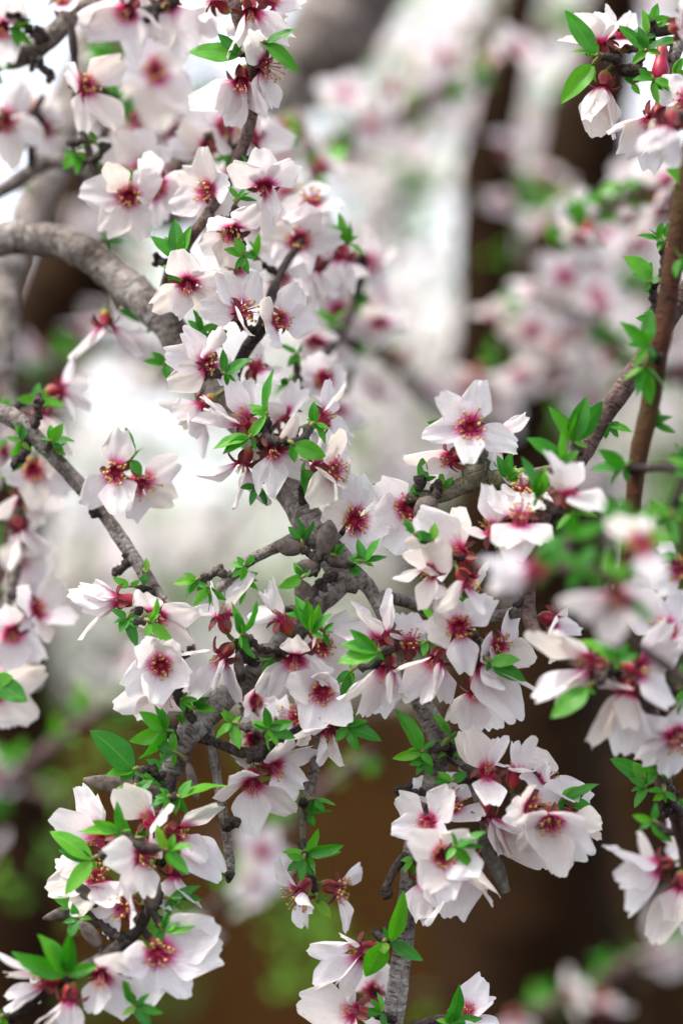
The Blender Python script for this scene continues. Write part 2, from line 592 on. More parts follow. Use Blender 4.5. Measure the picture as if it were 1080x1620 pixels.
def add_limb(root, pts, mat, name='limb', sides=14, bump=0.11, step=.0030, knob=0.16, grow=True, freq=240.0):
    """pts: (x, y, depth, radius in photograph pixels)"""
    P = [at(x, y, d) for x, y, d, r in pts]
    R = [r * PXM * d for x, y, d, r in pts]
    path, rad = catmull(P, R, step)
    amp = 0.25
    path = [p + Vector((noise.noise(p * 40), noise.noise(p * 40 + Vector((9, 3, 1))), noise.noise(p * 40 + Vector((2, 7, 5))))) * (r * amp) for p, r in zip(path, rad)]
    v, f, uv = tube(path, rad, sides, bump, freq, knob, 70.0, root.location, rng.uniform(0, 50))
    o = link(name, mesh(name, v, f, mat, uv), root)
    if grow:
        for p, r in list(zip(path, rad))[::3]:
            NODES.append((p, root, r))
    return o


def branch(label, pts, mat, cat='branch', **kw):
    root = new_root(kw.pop('name', 'almond_branch'), at(*pts[0][:3]), label, cat, kw.pop('group', None))
    add_limb(root, pts, mat, **kw)
    return root


def add_spur(root, p0, p1, r0, r1):
    """short dark knobby twig from p0 to p1"""
    d = p1 - p0
    ln = d.length
    side = d.cross(vw(rng.uniform(-1, 1), rng.uniform(-1, 1), rng.uniform(-1, 1))).normalized()
    mid = p0 + d * 0.5 + side * ln * 0.12 - Vector((0, 0, ln * 0.08))
    path, rad = catmull([p0, mid, p1], [r0, (r0 + r1) / 2, r1 * 1.15], .0011)
    rad = [q * (1 + 0.22 * math.sin(i * 1.9 + rng.uniform(-.4, .4))) for i, q in enumerate(rad)]
    v, f, uv = tube(path, rad, 9, 0.45, 700.0, 0.35, 700.0, root.location, rng.uniform(0, 60))
    link('spur', mesh('spur', v, f, M_SPUR, uv), root)
    for p in path[len(path) // 2::4] + [path[-1]]:
        NODES.append((p, root, r1))


def nearest(p, owner=None):
    best = None
    for q, o, r in NODES:
        if owner is not None and o is not owner: continue
        d = (q - p).length - r
        if best is None or d < best[0]: best = (d, q, o, r)
    return best


def knob(root, x, y, d, size, n=4):
    """cluster of stubby bud scars on a branch"""
    p = at(x, y, d)
    b = nearest(p, root)
    if (b[1] - p).length > .004:
        add_spur(root, b[1], p, max(.0016, min(b[3], .0026)), .0017)
    for k in range(n):
        dv = vw(rng.uniform(-1, 1), rng.uniform(-1, 1), rng.uniform(-.6, 1)).normalized()
        ln = size * PXM * d * rng.uniform(.5, 1.0)
        path, rad = catmull([p - dv * .001, p + dv * ln * .5, p + dv * ln], [.0016, .0014, .0019], .0012)
        v, f, uv = tube(path, rad, 8, 0.4, 800.0, 0.3, 800.0, root.location, rng.uniform(0, 60))
        link('bud_scar', mesh('bud_scar', v, f, M_SPUR, uv), root)


def pod(root, x, y, d, tx, ty, w, dz=0.0):
    """grey-brown pointed bud scale from base to tip, with a ridge"""
    p0 = at(x, y, d); p1 = at(tx, ty, d - dz)
    b = nearest(p0, root)
    if b[0] > .0005: add_spur(root, b[1], p0, .0019, .0015)
    L = (p1 - p0).length
    W = w * PXM * d * 0.5
    m = Matrix.Translation(p0 - root.location) @ frame_from(p1 - p0, vw(rng.uniform(-.5, .5), rng.uniform(-.5, .5), 1))
    verts, faces = [], []
    N, S = 9, 10
    for j in range(N):
        s = j / (N - 1)
        rr = W * max(.06, math.sin(math.pi * min(1, s * .92 + .06)) ** 0.7)
        for k in range(S):
            a = 2 * math.pi * k / S
            q = 1 + 0.14 * noise.noise(Vector((math.cos(a) * 2, math.sin(a) * 2, s * 3 + x)))
            verts.append((rr * math.cos(a) * q, s * L, rr * math.sin(a) * q * 0.62 + .0012 * s * s))
    for j in range(N - 1):
        for k in range(S):
            a = j * S + k; c = j * S + (k + 1) % S
            faces.append((a, a + S, c + S, c))
    faces.append(tuple(range(S))); faces.append(tuple((N - 1) * S + k for k in range(S - 1, -1, -1)))
    link('bud_scale', mesh('bud_scale', verts, faces, M_BUD), root, m)


# ------------------------------------------------------------------ blossoms
L0 = .0183
HEARTS = []


def petal_at(root, heart, f, dirv, L, kind, wscale=1.0):
    me = rng.choice({'n': PETALS, 'w': PETALS_NARROW, 's': PETALS_SPLIT, 'l': PETALS_LOW}[kind])
    rot = frame_from(dirv, f)
    flip = rng.choice((-1, 1))
    perp = dirv - f * dirv.dot(f)
    base = heart + (perp.normalized() * .0024 if perp.length > 1e-3 else Vector((0, 0, 0)))
    m = Matrix.Translation(base - root.location) @ rot @ Matrix.Diagonal((L * wscale * flip, L, L, 1))
    return link('petal', me, root, m)


def stalk(root, p, q, r0=.0008, r1=.0010, f=None):
    d = (q - p).length
    mid = (p + q) * .5 + (f * -d * .22 if f is not None else Vector((0, 0, 0)))
    path, rad = catmull([p, mid, q], [r0, (r0 + r1) / 2, r1], max(.0012, d / 6))
    v, f_, uv = tube(path, rad, 6, 0, 1, 0, 1, root.location)
    return link('pedicel', mesh('pedicel', v, f_, M_PED, uv), root)


def attach_point(p, reach, owner=None):
    """node to grow from; sends a spur out of the branch when it is too far"""
    d, q, o, r = nearest(p, owner)
    if d <= reach:
        return q, o
    t = q + (p - q) * max(0.15, 1 - (reach * .55) / max((p - q).length, 1e-6))
    add_spur(o, q, t, min(max(.0017, r * .55), .0030), .0016)
    return t, o


def blossom(x, y, d, face, tips, label, kinds='', group='almond blossoms on the near branches', open_=80, stam=True, size=1.0, owner=None, fill=True, wide=1.0):
    """tips: photograph pixels of the petal ends; kinds: n normal, w narrow rolled, s split, one letter for each"""
    heart = at(x, y, d)
    f = facing(face) if isinstance(face, str) else vw(*face).normalized()
    f = (f + vw(rng.uniform(-.12, .12), rng.uniform(-.12, .12), rng.uniform(-.08, .12))).normalized()
    cb = heart - f * .0080 * size
    HEARTS.append((x, y, d))
    q, o = attach_point(cb, .0075, owner)
    root = new_root('almond_blossom', q, label, 'blossom', group)
    stalk(root, cb + f * .0008, q, .0009, .0011, f)
    cm = Matrix.Translation(heart - root.location) @ axis_frame(f) @ Matrix.Rotation(rng.uniform(0, 6.28), 4, 'Z') @ Matrix.Scale(size, 4)
    cx = link('calyx', CALYX, root, cm)
    for k in range(5):
        a = 2 * math.pi * k / 5
        tl = math.radians(rng.uniform(95, 135))
        e = Vector((math.cos(a), math.sin(a), 0))
        dv = e * math.sin(tl) + Vector((0, 0, math.cos(tl)))
        m = Matrix.Translation(e * .0032) @ frame_from(dv, Vector((0, 0, 1)) + e * .2)
        link('sepal', rng.choice(SEPALS), cx, m)
    dirs = []
    bell = 0
    Ln = L0 * size
    for i, (tx, ty) in enumerate(tips):
        off = RIGHT * ((tx - x) * PXM * d) + UP * ((y - ty) * PXM * d)
        l = off.length
        z = math.sqrt(max(0.0, (Ln * rng.uniform(.96, 1.06)) ** 2 - l * l))
        z = min(z, Ln * .86)
        best = None
        for sg in (1, -1):
            dv = (off - FWD * (z * sg))
            ang = math.degrees(dv.angle(f))
            if best is None or abs(ang - open_) < best[0]: best = (abs(ang - open_), dv)
        dv = best[1]
        if math.degrees(off.angle(f)) < 48 and l > Ln * .3:
            # bell: some petals hang on the near side of the stamens, some behind
            bell += 1
            sg = (1, .75, -.6, .9, -.9)[i % 5] * rng.uniform(.8, 1.1)
            dv = off - FWD * (Ln * .40 * sg)
        kd = kinds[i] if i < len(kinds) else 'n'
        petal_at(root, heart, f, dv.normalized(), max(dv.length, Ln * .6), kd, wide)
        dirs.append(dv.normalized())
    if bell >= 3 and len(dirs) < 5:
        avg = sum(dirs, Vector((0, 0, 0))).normalized()
        sd = avg.cross(FWD).normalized()
        for w in (.22, -.25)[:5 - len(dirs)]:
            dv = (avg + sd * w - FWD * .30).normalized()
            petal_at(root, heart, f, dv, Ln * rng.uniform(.88, 1.0), 'n')
            dirs.append(dv)
    # petals turned away from the viewer, in the widest gaps round the heart
    if fill and dirs:
        ux = axis_frame(f)
        ax, ay = ux.col[0].xyz, ux.col[1].xyz
        while len(dirs) < 5:
            azs = sorted(math.atan2(v.dot(ay), v.dot(ax)) for v in dirs)
            gaps = [((azs[(i + 1) % len(azs)] - azs[i]) % (2 * math.pi) or 2 * math.pi, azs[i]) for i in range(len(azs))]
            g, a0 = max(gaps)
            if g < math.radians(100): break
            a = a0 + (math.radians(72) if g < math.radians(216) else g / 2)
            o_ = math.radians(open_ + rng.uniform(-8, 8))
            dv = (ax * math.cos(a) + ay * math.sin(a)) * math.sin(o_) + f * math.cos(o_)
            if dv.dot(FWD) < 0.15: 
                break
            petal_at(root, heart, f, dv, Ln * rng.uniform(.85, 1.0), 'n')
            dirs.append(dv)
    if stam:
        sm = Matrix.Translation(heart - root.location - f * .0012) @ axis_frame(f) @ Matrix.Rotation(rng.uniform(0, 6.28), 4, 'Z')
        if bell: sm = sm @ Matrix.Diagonal((.4, .4, .95, 1))
        a, b = rng.choice(STAM)
        so = link('stamen_cluster', a, root, sm); so['kind'] = 'stuff'
        an = link('anther_cluster', b, so, Matrix.Identity(4)); an['kind'] = 'stuff'
    return root


def ring_blossom(p, f, label, group, open_=76, low=True, n=5, q=None, owner_root=None, size=1.0):
    """simple whole blossom for the branches behind"""
    root = new_root('almond_blossom', q, label, 'blossom', group)
    ux = axis_frame(f)
    link('calyx', CALYX_LOW, root, Matrix.Translation(p - root.location) @ ux @ Matrix.Scale(size * 1.15, 4))
    stalk(root, p - f * .0078 * size, q, .0009, .0011, f)
    ax, ay = ux.col[0].xyz, ux.col[1].xyz
    a0 = rng.uniform(0, 6.28)
    for k in range(n):
        a = a0 + 2 * math.pi * k / 5 + rng.uniform(-.15, .15)
        o_ = math.radians(open_ + rng.uniform(-14, 14))
        dv = (ax * math.cos(a) + ay * math.sin(a)) * math.sin(o_) + f * math.cos(o_)
        petal_at(root, p, f, dv, L0 * size * rng.uniform(.85, 1.08), 'l')
    a, b = rng.choice(STAM)
    so = link('stamen_cluster', a, root, Matrix.Translation(p - root.location - f * .001) @ ux); so['kind'] = 'stuff'
    return root


# ------------------------------------------------------------------ leaves
def make_leaf(seed, width, fold, curl, serr=0.02):
    r = random.Random(seed)
    verts, uvs, faces = [], [], []
    nv, nu = 12, 6
    tw = r.uniform(-.35, .35)
    for j in range(nv + 1):
        s = j / nv
        w = width * (math.sin(math.pi * min(1.0, s ** 0.82)) ** 0.85) * (1 + serr * math.sin(s * 60)) + .004
        if s < .05: w = .022
        for i in range(nu + 1):
            t = -1 + 2 * i / nu
            x = t * w * math.cos(fold)
            z = abs(t) * w * math.sin(fold) + curl * s * s - curl * .5 * s + .014 * math.sin(s * 14 + t * 2 + seed) * abs(t)
            a = tw * s
            verts.append((x * math.cos(a) - z * math.sin(a), s, x * math.sin(a) + z * math.cos(a)))
            uvs.append((.5 + .5 * t, s))
    for j in range(nv):
        for i in range(nu):
            a = j * (nu + 1) + i
            faces.append((a, a + 1, a + nu + 2, a + nu + 1))
    return mesh('leaf', verts, faces, M_LEAF, uvs)


LEAVES = [make_leaf(k, rng.uniform(.165, .235), rng.uniform(.10, .55), rng.uniform(-.35, .10)) for k in range(10)]


def leaf_tuft(x, y, d, tips, wide=1.0, owner=None, zr=.35):
    p = at(x, y, d)
    q, o = attach_point(p, .0065, owner)
    # short green stem with its basal scales carries the leaves
    path, rad = catmull([q, (p + q) * .5 + vw(0, .0008, .0004), p + (p - q).normalized() * .0006 if (p - q).length > 1e-5 else p + vw(0, .001, 0)], [.0013, .0010, .0010], .0015)
    v, f, uv = tube(path, rad, 6, .2, 800, .2, 900, q)
    tr = link('leaf_tuft', mesh('leaf_tuft', v, f, M_PED, uv), o, Matrix.Translation(q - o.location))
    tips = list(tips)
    for _ in range(2 if len(tips) > 1 else 1):
        a, l = rng.uniform(0, 6.28), rng.uniform(14, 30)
        tips.append((x + l * math.cos(a), y - l * math.sin(a)))
    for tx, ty in tips:
        off = RIGHT * ((tx - x) * PXM * d) + UP * ((y - ty) * PXM * d) 
        off = off - FWD * (off.length * rng.uniform(-zr * .6, zr))
        up = vw(rng.uniform(-.7, .7), rng.uniform(0.0, .9), rng.uniform(.3, 1.0))
        L = off.length
        W = L * wide * rng.uniform(.85, 1.15) * (1.25 if L < .010 else 1.0)
        m = Matrix.Translation(p - q) @ frame_from(off, up) @ Matrix.Diagonal((W, L, L * .9, 1))
        link('leaf', rng.choice(LEAVES), tr, m)
    return tr

# ------------------------------------------------------------------ ground and far orchard (large structure)
def ground():
    n = 90
    ext = 160.0
    vs_, fs_ = [], []
    for j in range(n + 1):
        for i in range(n + 1):
            u = (i / n * 2 - 1); v = (j / n * 2 - 1)
            x = ext * u * abs(u); y = ext * v * abs(v)
            z = 0.10 * noise.noise(Vector((x * .35, y * .35, 0))) + 0.04 * noise.noise(Vector((x * 1.7, y * 1.7, 4)))
            vs_.append((x, y, z))
    for j in range(n):
        for i in range(n):
            a = j * (n + 1) + i
            fs_.append((a, a + 1, a + n + 2, a + n + 1))
    o = link('ground', mesh('ground', vs_, fs_, M_SOIL))
    tag(o, kind='structure')


ground()
nrng = np.random.default_rng(5)


def mass_mesh(name, centers, size, tint, petals=5, heart=None, leafy=False, normal_up=0.2):
    """many small five-petalled blossoms (or leaves) as one mesh, colour on the faces"""
    n = len(centers)
    N = nrng.normal(size=(n, 3)); N[:, 2] += normal_up; N /= np.linalg.norm(N, axis=1)[:, None]
    A = np.cross(N, nrng.normal(size=(n, 3))); A /= np.linalg.norm(A, axis=1)[:, None]
    Bv = np.cross(N, A)
    S = size * nrng.uniform(.75, 1.2, n)
    verts, faces, cols = [], [], []
    V = []
    per = petals * 5
    for k in range(petals):
        a = 2 * math.pi * k / petals
        def P(r, da, h):
            return centers + (A * math.cos(a + da) + Bv * math.sin(a + da)) * (S * r)[:, None] + N * (S * h)[:, None]
        if leafy:
            V += [P(.05, 0, 0), P(.45, -.36, .20), P(.80, -.16, .30), P(1.0, 0, .35), P(.55, .38, .25)]
        else:
            V += [P(.06, 0, 0), P(.62, -.46, .22), P(.95, -.30, .26), P(.97, .26, .26), P(.64, .46, .22)]
    V = np.stack(V, axis=1).reshape(-1, 3)
    base = (np.arange(n) * per)[:, None]
    F = np.concatenate([base + np.array([[5 * k, 5 * k + 1, 5 * k + 2, 5 * k + 3, 5 * k + 4]]) for k in range(petals)], axis=0).reshape(-1, 5)
    me = bpy.data.meshes.new(name)
    me.vertices.add(len(V)); me.vertices.foreach_set('co', V.ravel().astype(np.float32))
    me.loops.add(F.size); me.loops.foreach_set('vertex_index', F.ravel().astype(np.int32))
    me.polygons.add(len(F)); me.polygons.foreach_set('loop_start', (np.arange(len(F)) * 5).astype(np.int32))
    me.polygons.foreach_set('loop_total', np.full(len(F), 5, np.int32))
    att = me.color_attributes.new('tint', 'FLOAT_COLOR', 'POINT')
    C = np.ones((len(V), 4), np.float32)
    jit = np.repeat(nrng.uniform(.85, 1.08, n), per)[:, None]
    C[:, :3] = np.array(tint)[None] * jit
    if heart is not None:
        C[0::5, :3] = heart
    att.data.foreach_set('color', np.clip(C, 0, 1).ravel())
    me.materials.append(M_MASS)
    me.update(calc_edges=True)
    me.validate()
    return me


WHITE, HEART, GREEN = (.88, .86, .82), (.62, .30, .34), (.11, .31, .03)


def far_tree(x, y, h, spread, label, seed, n_bloom=2600, n_leaf=500, lean=0.0, zmin=0.30):
    """orchard almond: forked trunk, limbs, white crown with gaps"""
    r = random.Random(seed)
    root = new_root('almond_tree', Vector((x, y, 0)), label, 'tree', 'almond trees of the orchard')
    rt = h * .038
    fork = Vector((lean * .3, 0, h * r.uniform(.24, .30)))
    path, rad = catmull([Vector((0, 0, -.1)), fork * .5 + Vector((r.uniform(-.05, .05), 0, 0)), fork], [rt * 1.5, rt * 1.1, rt], h * .02)
    v, f, uv = tube(path, rad, 12, .22, 9, .12, 6)
    link('trunk', mesh('trunk', v, f, M_TRUNK, uv), root)
    pts = []
    for k in range(6):
        a = 2 * math.pi * k / 6 + r.uniform(-.4, .4)
        e = Vector((math.cos(a) * spread * r.uniform(.5, .95) + lean, math.sin(a) * spread * r.uniform(.5, .95), h * r.uniform(.62, .98)))
        m = fork.lerp(e, .5) + Vector((r.uniform(-.1, .1), r.uniform(-.1, .1), r.uniform(-.05, .2))) * h * .3
        path, rad = catmull([fork - Vector((0, 0, .05)), m, e], [rt * .75, rt * .42, rt * .1], h * .03)
        v, f, uv = tube(path, rad, 8, .2, 9, .1, 6)
        link('limb', mesh('limb', v, f, M_TRUNK, uv), root)
        pts += path[len(path) // 4:]
        for j in range(5):
            b = path[r.randint(len(path) // 4, len(path) - 1)]
            e2 = b + Vector((r.gauss(0, 1), r.gauss(0, 1), r.gauss(.25, .7))).normalized() * spread * r.uniform(.25, .55)
            p2, r2 = catmull([b, b.lerp(e2, .5) + Vector((0, 0, h * .02)), e2], [rt * .22, rt * .14, rt * .05], h * .03)
            v, f, uv = tube(p2, r2, 5)
            link('twig', mesh('twig', v, f, M_TRUNK, uv), root)
            pts += p2[1:] * 2
    P = np.array([tuple(p) for p in pts])
    c = P[nrng.integers(0, len(P), n_bloom)] + nrng.normal(size=(n_bloom, 3)) * np.array([.06, .06, .055]) * h * .55
    c = c[c[:, 2] > h * zmin]
    c = c[np.array([noise.noise(Vector((q[0] * 1.1 + x, q[1] * 1.1 + y, q[2] * 1.1))) > -.14 for q in c])]
    o = link('crown', mass_mesh('crown', c, .058, WHITE, 5, HEART), root); o['kind'] = 'stuff'
    c = P[nrng.integers(0, len(P), n_leaf)] + nrng.normal(size=(n_leaf, 3)) * .055 * h * .5
    o = link('foliage', mass_mesh('foliage', c, .065, GREEN, 3, None, True), root); o['kind'] = 'stuff'
    return root


FT = [(1.15, 9.2, 'almond tree with a high white crown behind the soft-focus bunch'), (-4.4, 11.5, 'almond tree at the edge of the orchard with crown spilling over the arching limb'),
      (3.9, 12.0, 'almond tree at the edge of the orchard beyond the red-brown shoot'), (.75, 14.5, 'almond tree with slim trunk in the second row behind the wide open blossom'), 
      (3.1, 18.0, 'almond tree in the third row beyond the gnarled spur'), (-5.0, 22.0, 'far almond tree beside the sky gap'), (1.7, 24.0, 'far almond tree behind the lower bunch'),
      (5.2, 27.0, 'small distant almond tree in the fifth row past the gnarled spur'), (.6, 33.0, 'small distant almond tree at the end of the open soil'), (-5.5, 36.0, 'almond tree in the last row under the slanting twig'),
      (-2.3, 32.0, 'hazy almond tree standing in the sky gap below the slanting twig'), (-1.0, 44.0, 'faintest almond tree on the horizon in the sky gap'), (-4.6, 46.0, 'faint almond tree at the far corner of the sky gap'),
      (3.4, 38.0, 'almond tree in the last row behind the lower bunch')]
for k, (x, y, lab) in enumerate(FT):
    far_tree(x, y, 5.0 + .35 * (k % 3), 2.1, lab, k + 1, 3600, 900, zmin=.50 if y < 25 else .42)

# weeds and grass on the soil between the rows
gx = nrng.uniform(-6, 6, 5200); gy = nrng.uniform(4.5, 26, 5200)
keep = np.array([noise.noise(Vector((a * .55, b * .35, 2.2))) > .46 for a, b in zip(gx, gy)])
gc = np.stack([gx[keep], gy[keep], np.full(keep.sum(), .09)], axis=1)
go = link('grass', mass_mesh('grass', gc, .13, (.030, .065, .008), 5, None, True, 2.0))
tag(go, 'low green weeds growing in patches on the brown soil', 'weeds', kind='stuff')

# ------------------------------------------------------------------ branches of the near tree
tr_root = new_root('almond_tree', Vector((-.62, 1.55, 0)), 'grey trunk of the blossoming almond tree that carries the arching limb', 'tree')
_p, _r = catmull([Vector((-.62, 1.55, -.1)), Vector((-.60, 1.52, .55)), Vector((-.56, 1.46, 1.15)), Vector((-.50, 1.50, 1.75)), Vector((-.32, 1.62, 2.15)), Vector((.02, 1.72, 2.35))],
                 [.13, .10, .085, .06, .05, .04], .02)
_v, _f, _uv = tube(_p, _r, 20, .16, 22, .08, 12, tr_root.location, 3)
link('trunk', mesh('trunk', _v, _f, M_BARK, _uv), tr_root)
# unseen crown over the viewer's head, added and shaped to shade the near blossoms
_n = 11500
_c = np.stack([nrng.uniform(-1.5, 1.1, _n), nrng.uniform(-.9, 1.7, _n), nrng.uniform(0, 1, _n)], axis=1)
_lo = 1.80 + .34 * np.maximum(_c[:, 1], 0)
_c[:, 2] = _lo + .10 + _c[:, 2] ** 1.4 * (3.3 - _lo)
_keep = np.array([noise.noise(Vector(tuple(q * 2.2))) > -.12 for q in _c])
_c = _c[_keep]
_o = link('crown', mass_mesh('crown', _c - np.array(tuple(tr_root.location)), .027, WHITE, 5, HEART), tr_root); _o['kind'] = 'stuff'
# heavy limb running across behind the top of the blossoms
add_limb(tr_root, [(760, -420, 1.75, 95), (640, -140, 1.7, 82), (540, 20, 1.7, 72), (445, 150, 1.7, 58), (360, 260, 1.66, 46), (250, 330, 1.6, 38)], M_BARK, grow=False, sides=18, freq=60, step=.01)

A = branch('thick pale grey limb arching over and down into the blossoms', [
    (-880, 640, 1.46, 60), (-400, 470, 1.28, 42), (-60, 388, 1.10, 27), (60, 380, 1.075, 26), (135, 400, 1.065, 27), (200, 450, 1.055, 27), (262, 515, 1.045, 25),
    (330, 600, 1.04, 24), (410, 700, 1.03, 25), (468, 790, 1.01, 26), (515, 858, 1.0, 27), (545, 905, 1.0, 25), (560, 935, 1.0, 15)], M_BARK, sides=20)
add_limb(A, [(520, 872, 1.0, 14), (478, 852, .995, 12), (436, 866, .99, 10), (390, 892, .985, 9), (362, 918, .985, 9), (338, 938, .985, 7)], M_BARK, name='side_twig', sides=12)
LD = branch('knotted grey branch forking down from the limb towards the twig tips', [
    (552, 905, 1.0, 20), (515, 945, 1.0, 21), (462, 1000, .995, 19), (415, 1050, .995, 20), (365, 1095, .995, 20), (318, 1140, .995, 21), (285, 1178, .99, 22), (268, 1235, .99, 15)], M_BARK, sides=18, knob=.25)
RD = branch('slender grey branch hanging down to the twin leaves', [
    (548, 900, 1.0, 18), (580, 925, 1.0, 13), (612, 985, 1.0, 11), (645, 1060, 1.0, 14), (672, 1125, 1.0, 18), (694, 1175, 1.0, 18), (682, 1235, 1.0, 17), (660, 1320, 1.0, 16),
    (645, 1420, 1.0, 17), (634, 1510, 1.0, 16), (622, 1610, 1.0, 16), (612, 1760, 1.0, 16), (606, 1900, 1.0, 12)], M_BARK, sides=18)
add_limb(RD, [(690, 1165, 1.0, 15), (728, 1200, .995, 14), (752, 1245, .99, 11), (766, 1300, .99, 9), (772, 1340, .99, 8)], M_BARK, name='side_twig', sides=12)
add_limb(RD, [(700, 1190, 1.0, 8), (770, 1235, .985, 7), (830, 1262, .985, 6), (885, 1268, .985, 5)], M_SPUR, name='side_twig', sides=10, knob=.3)
add_limb(RD, [(655, 1345, 1.0, 9), (625, 1372, .995, 7), (606, 1415, .99, 8)], M_SPUR, name='side_twig', sides=10, knob=.4)
TW = branch('short straight grey twig crossing behind the red hearted blossoms', [(600, 940, 1.01, 9), (640, 950, 1.02, 10), (690, 965, 1.02, 11), (760, 975, 1.0, 10), (840, 965, .985, 10)], M_BARK, name='almond_twig', cat='twig')
LB = branch('thin straight grey twig slanting past the paired three-petalled blossoms', [
    (-160, 560, 1.08, 16), (-20, 640, 1.03, 14), (30, 668, 1.02, 14), (80, 718, 1.02, 12), (130, 772, 1.02, 12), (172, 825, 1.015, 11), (212, 882, 1.01, 11), (250, 940, 1.005, 11),
    (285, 985, 1.0, 7), (308, 1028, 1.0, 5)], M_BARK, name='almond_twig', cat='twig')
TF = branch('dark twig climbing through the crowded blossoms above the limb', [
    (255, 490, 1.05, 10), (270, 430, 1.03, 10), (305, 375, 1.02, 9), (338, 325, 1.015, 9), (372, 262, 1.015, 9), (396, 190, 1.01, 9), (402, 110, 1.0, 10), (385, 55, 1.0, 10), (366, -10, 1.0, 10), (340, -160, 1.02, 12)],
    M_BARKP, name='almond_twig', cat='twig')
TE = branch('short knobby dark twig rising behind the single upright leaf', [
    (395, 672, 1.02, 10), (372, 610, 1.02, 9), (385, 560, 1.015, 10), (412, 520, 1.01, 10), (425, 480, 1.02, 8), (450, 420, 1.04, 7), (500, 350, 1.06, 6)], M_SPUR, name='almond_twig', cat='twig', knob=.35)
TG = branch('blurred dark twig slanting behind the small upright leaf', [
    (415, 690, 1.03, 9), (455, 640, 1.05, 9), (480, 590, 1.08, 9), (525, 550, 1.12, 8), (560, 480, 1.15, 7), (575, 400, 1.12, 6)], M_SPUR, name='almond_twig', cat='twig', knob=.3)
TC = branch('stout grey branch with dark knobbly spurs beside the hanging twig', [
    (-250, 190, 1.16, 18), (-40, 105, 1.08, 17), (30, 90, 1.07, 17), (75, 62, 1.065, 17), (110, 30, 1.06, 17), (170, -15, 1.06, 16), (330, -160, 1.08, 14)], M_BARK, sides=16)
add_limb(TC, [(112, 35, 1.06, 6), (117, 80, 1.055, 6), (120, 130, 1.055, 6), (128, 190, 1.05, 6), (142, 240, 1.05, 7), (152, 275, 1.05, 5), (160, 296, 1.05, 7)], M_SPUR, name='side_twig', sides=10, knob=.35)
add_limb(TC, [(120, 20, 1.06, 10), (180, 22, 1.055, 8), (235, 18, 1.05, 9), (300, -6, 1.05, 8)], M_SPUR, name='side_twig', sides=10, knob=.4)
VL = branch('upright grey stem with softly blurred bark behind the arching limb', [
    (150, 60, 1.33, 30), (95, 210, 1.27, 32), (58, 310, 1.22, 30), (18, 420, 1.17, 24), (10, 520, 1.14, 18), (14, 620, 1.12, 11), (24, 720, 1.09, 9), (34, 820, 1.08, 8), (20, 930, 1.07, 9), (-10, 1010, 1.07, 8), (-20, 1090, 1.06, 8)], M_BARK)
VT = branch('curved grey twig with a dark upright side shoot, blurred', [
    (-60, 320, 1.16, 13), (0, 305, 1.14, 13), (50, 270, 1.13, 12), (95, 258, 1.13, 11), (140, 285, 1.14, 9), (185, 335, 1.15, 7)], M_BARK, name='almond_twig', cat='twig')
add_limb(VT, [(50, 268, 1.12, 8), (50, 225, 1.115, 8), (56, 180, 1.11, 7), (70, 150, 1.11, 7)], M_SPUR, name='side_twig', sides=10, knob=.35)
GS = branch('straight red-brown shoot with olive streaks and bright green leaves', [
    (1180, -160, .96, 16), (1120, 110, .94, 16), (1082, 300, .93, 16), (1058, 450, .93, 16), (1034, 600, .93, 16), (1012, 720, .93, 15), (1000, 800, .93, 13), (990, 880, .93, 10), (985, 960, .93, 9)], M_BARKR, name='almond_shoot', cat='shoot', sides=16, bump=.07, knob=.04)
HS = branch('purple-brown branch slanting up to the red-brown shoot', [
    (1230, 300, 1.05, 22), (1110, 430, .99, 18), (1060, 500, .98, 15), (1000, 590, .97, 15), (955, 660, .97, 15), (912, 728, .97, 15), (880, 775, .97, 14), (852, 830, .97, 13), (836, 900, .97, 12), (838, 980, .965, 12), (870, 1030, .955, 11),
    (940, 1055, .945, 12), (1000, 1085, .94, 14), (1035, 1150, .95, 14), (1050, 1240, .97, 14), (1075, 1310, 1.03, 12), (1090, 1400, 1.06, 10)], M_BARKP, sides=14)
ST = branch('thick mossy green-grey stub under the wide open five-petalled blossom', [
    (905, 738, .975, 8), (845, 748, .98, 9), (790, 758, .985, 15), (757, 752, .985, 22), (754, 722, .985, 19), (758, 702, .985, 16)], M_BARKM, name='branch_stub', cat='branch', sides=16, bump=.3, knob=.2)
add_limb(ST, [(760, 758, .985, 15), (728, 770, .985, 13), (694, 785, .985, 11), (660, 782, .985, 9), (645, 792, .99, 8)], M_BARKM, name='side_twig', sides=12)
JT = branch('pale grey twig with a black knobbed spur among long green leaves', [
    (1110, -120, 1.0, 12), (1085, 20, .995, 11), (1062, 100, .99, 11), (1050, 150, .99, 11), (1036, 205, .985, 9)], M_BARK, name='almond_twig', cat='twig')
add_limb(JT, [(1055, 125, .99, 8), (1020, 118, .99, 9), (990, 112, .99, 9), (958, 100, .99, 8)], M_SPUR, name='side_twig', sides=10, knob=.45)
add_limb(JT, [(1075, 45, .995, 8), (1045, 48, .995, 9), (1022, 55, .99, 8)], M_SPUR, name='side_twig', sides=10, knob=.45)
KT = branch('thin twig turning from grey to green above two ragged blossoms', [
    (455, 1020, 1.0, 9), (500, 1090, 1.005, 8), (506, 1160, 1.005, 9), (498, 1215, 1.0, 9), (486, 1270, 1.0, 9)], M_BARK, name='almond_twig', cat='twig')
add_limb(KT, [(486, 1265, 1.0, 8), (480, 1300, 1.0, 6), (480, 1345, 1.0, 5), (494, 1395, 1.0, 5)], M_BARKM, name='green_tip', sides=10)
LT = branch('bare thin grey twig hanging down to a blunt dark end', [
    (325, 1140, 1.0, 10), (338, 1195, .995, 8), (347, 1255, .99, 8), (358, 1320, .99, 8), (364, 1365, .99, 8), (361, 1395, .99, 7)], M_BARK, name='almond_twig', cat='twig')
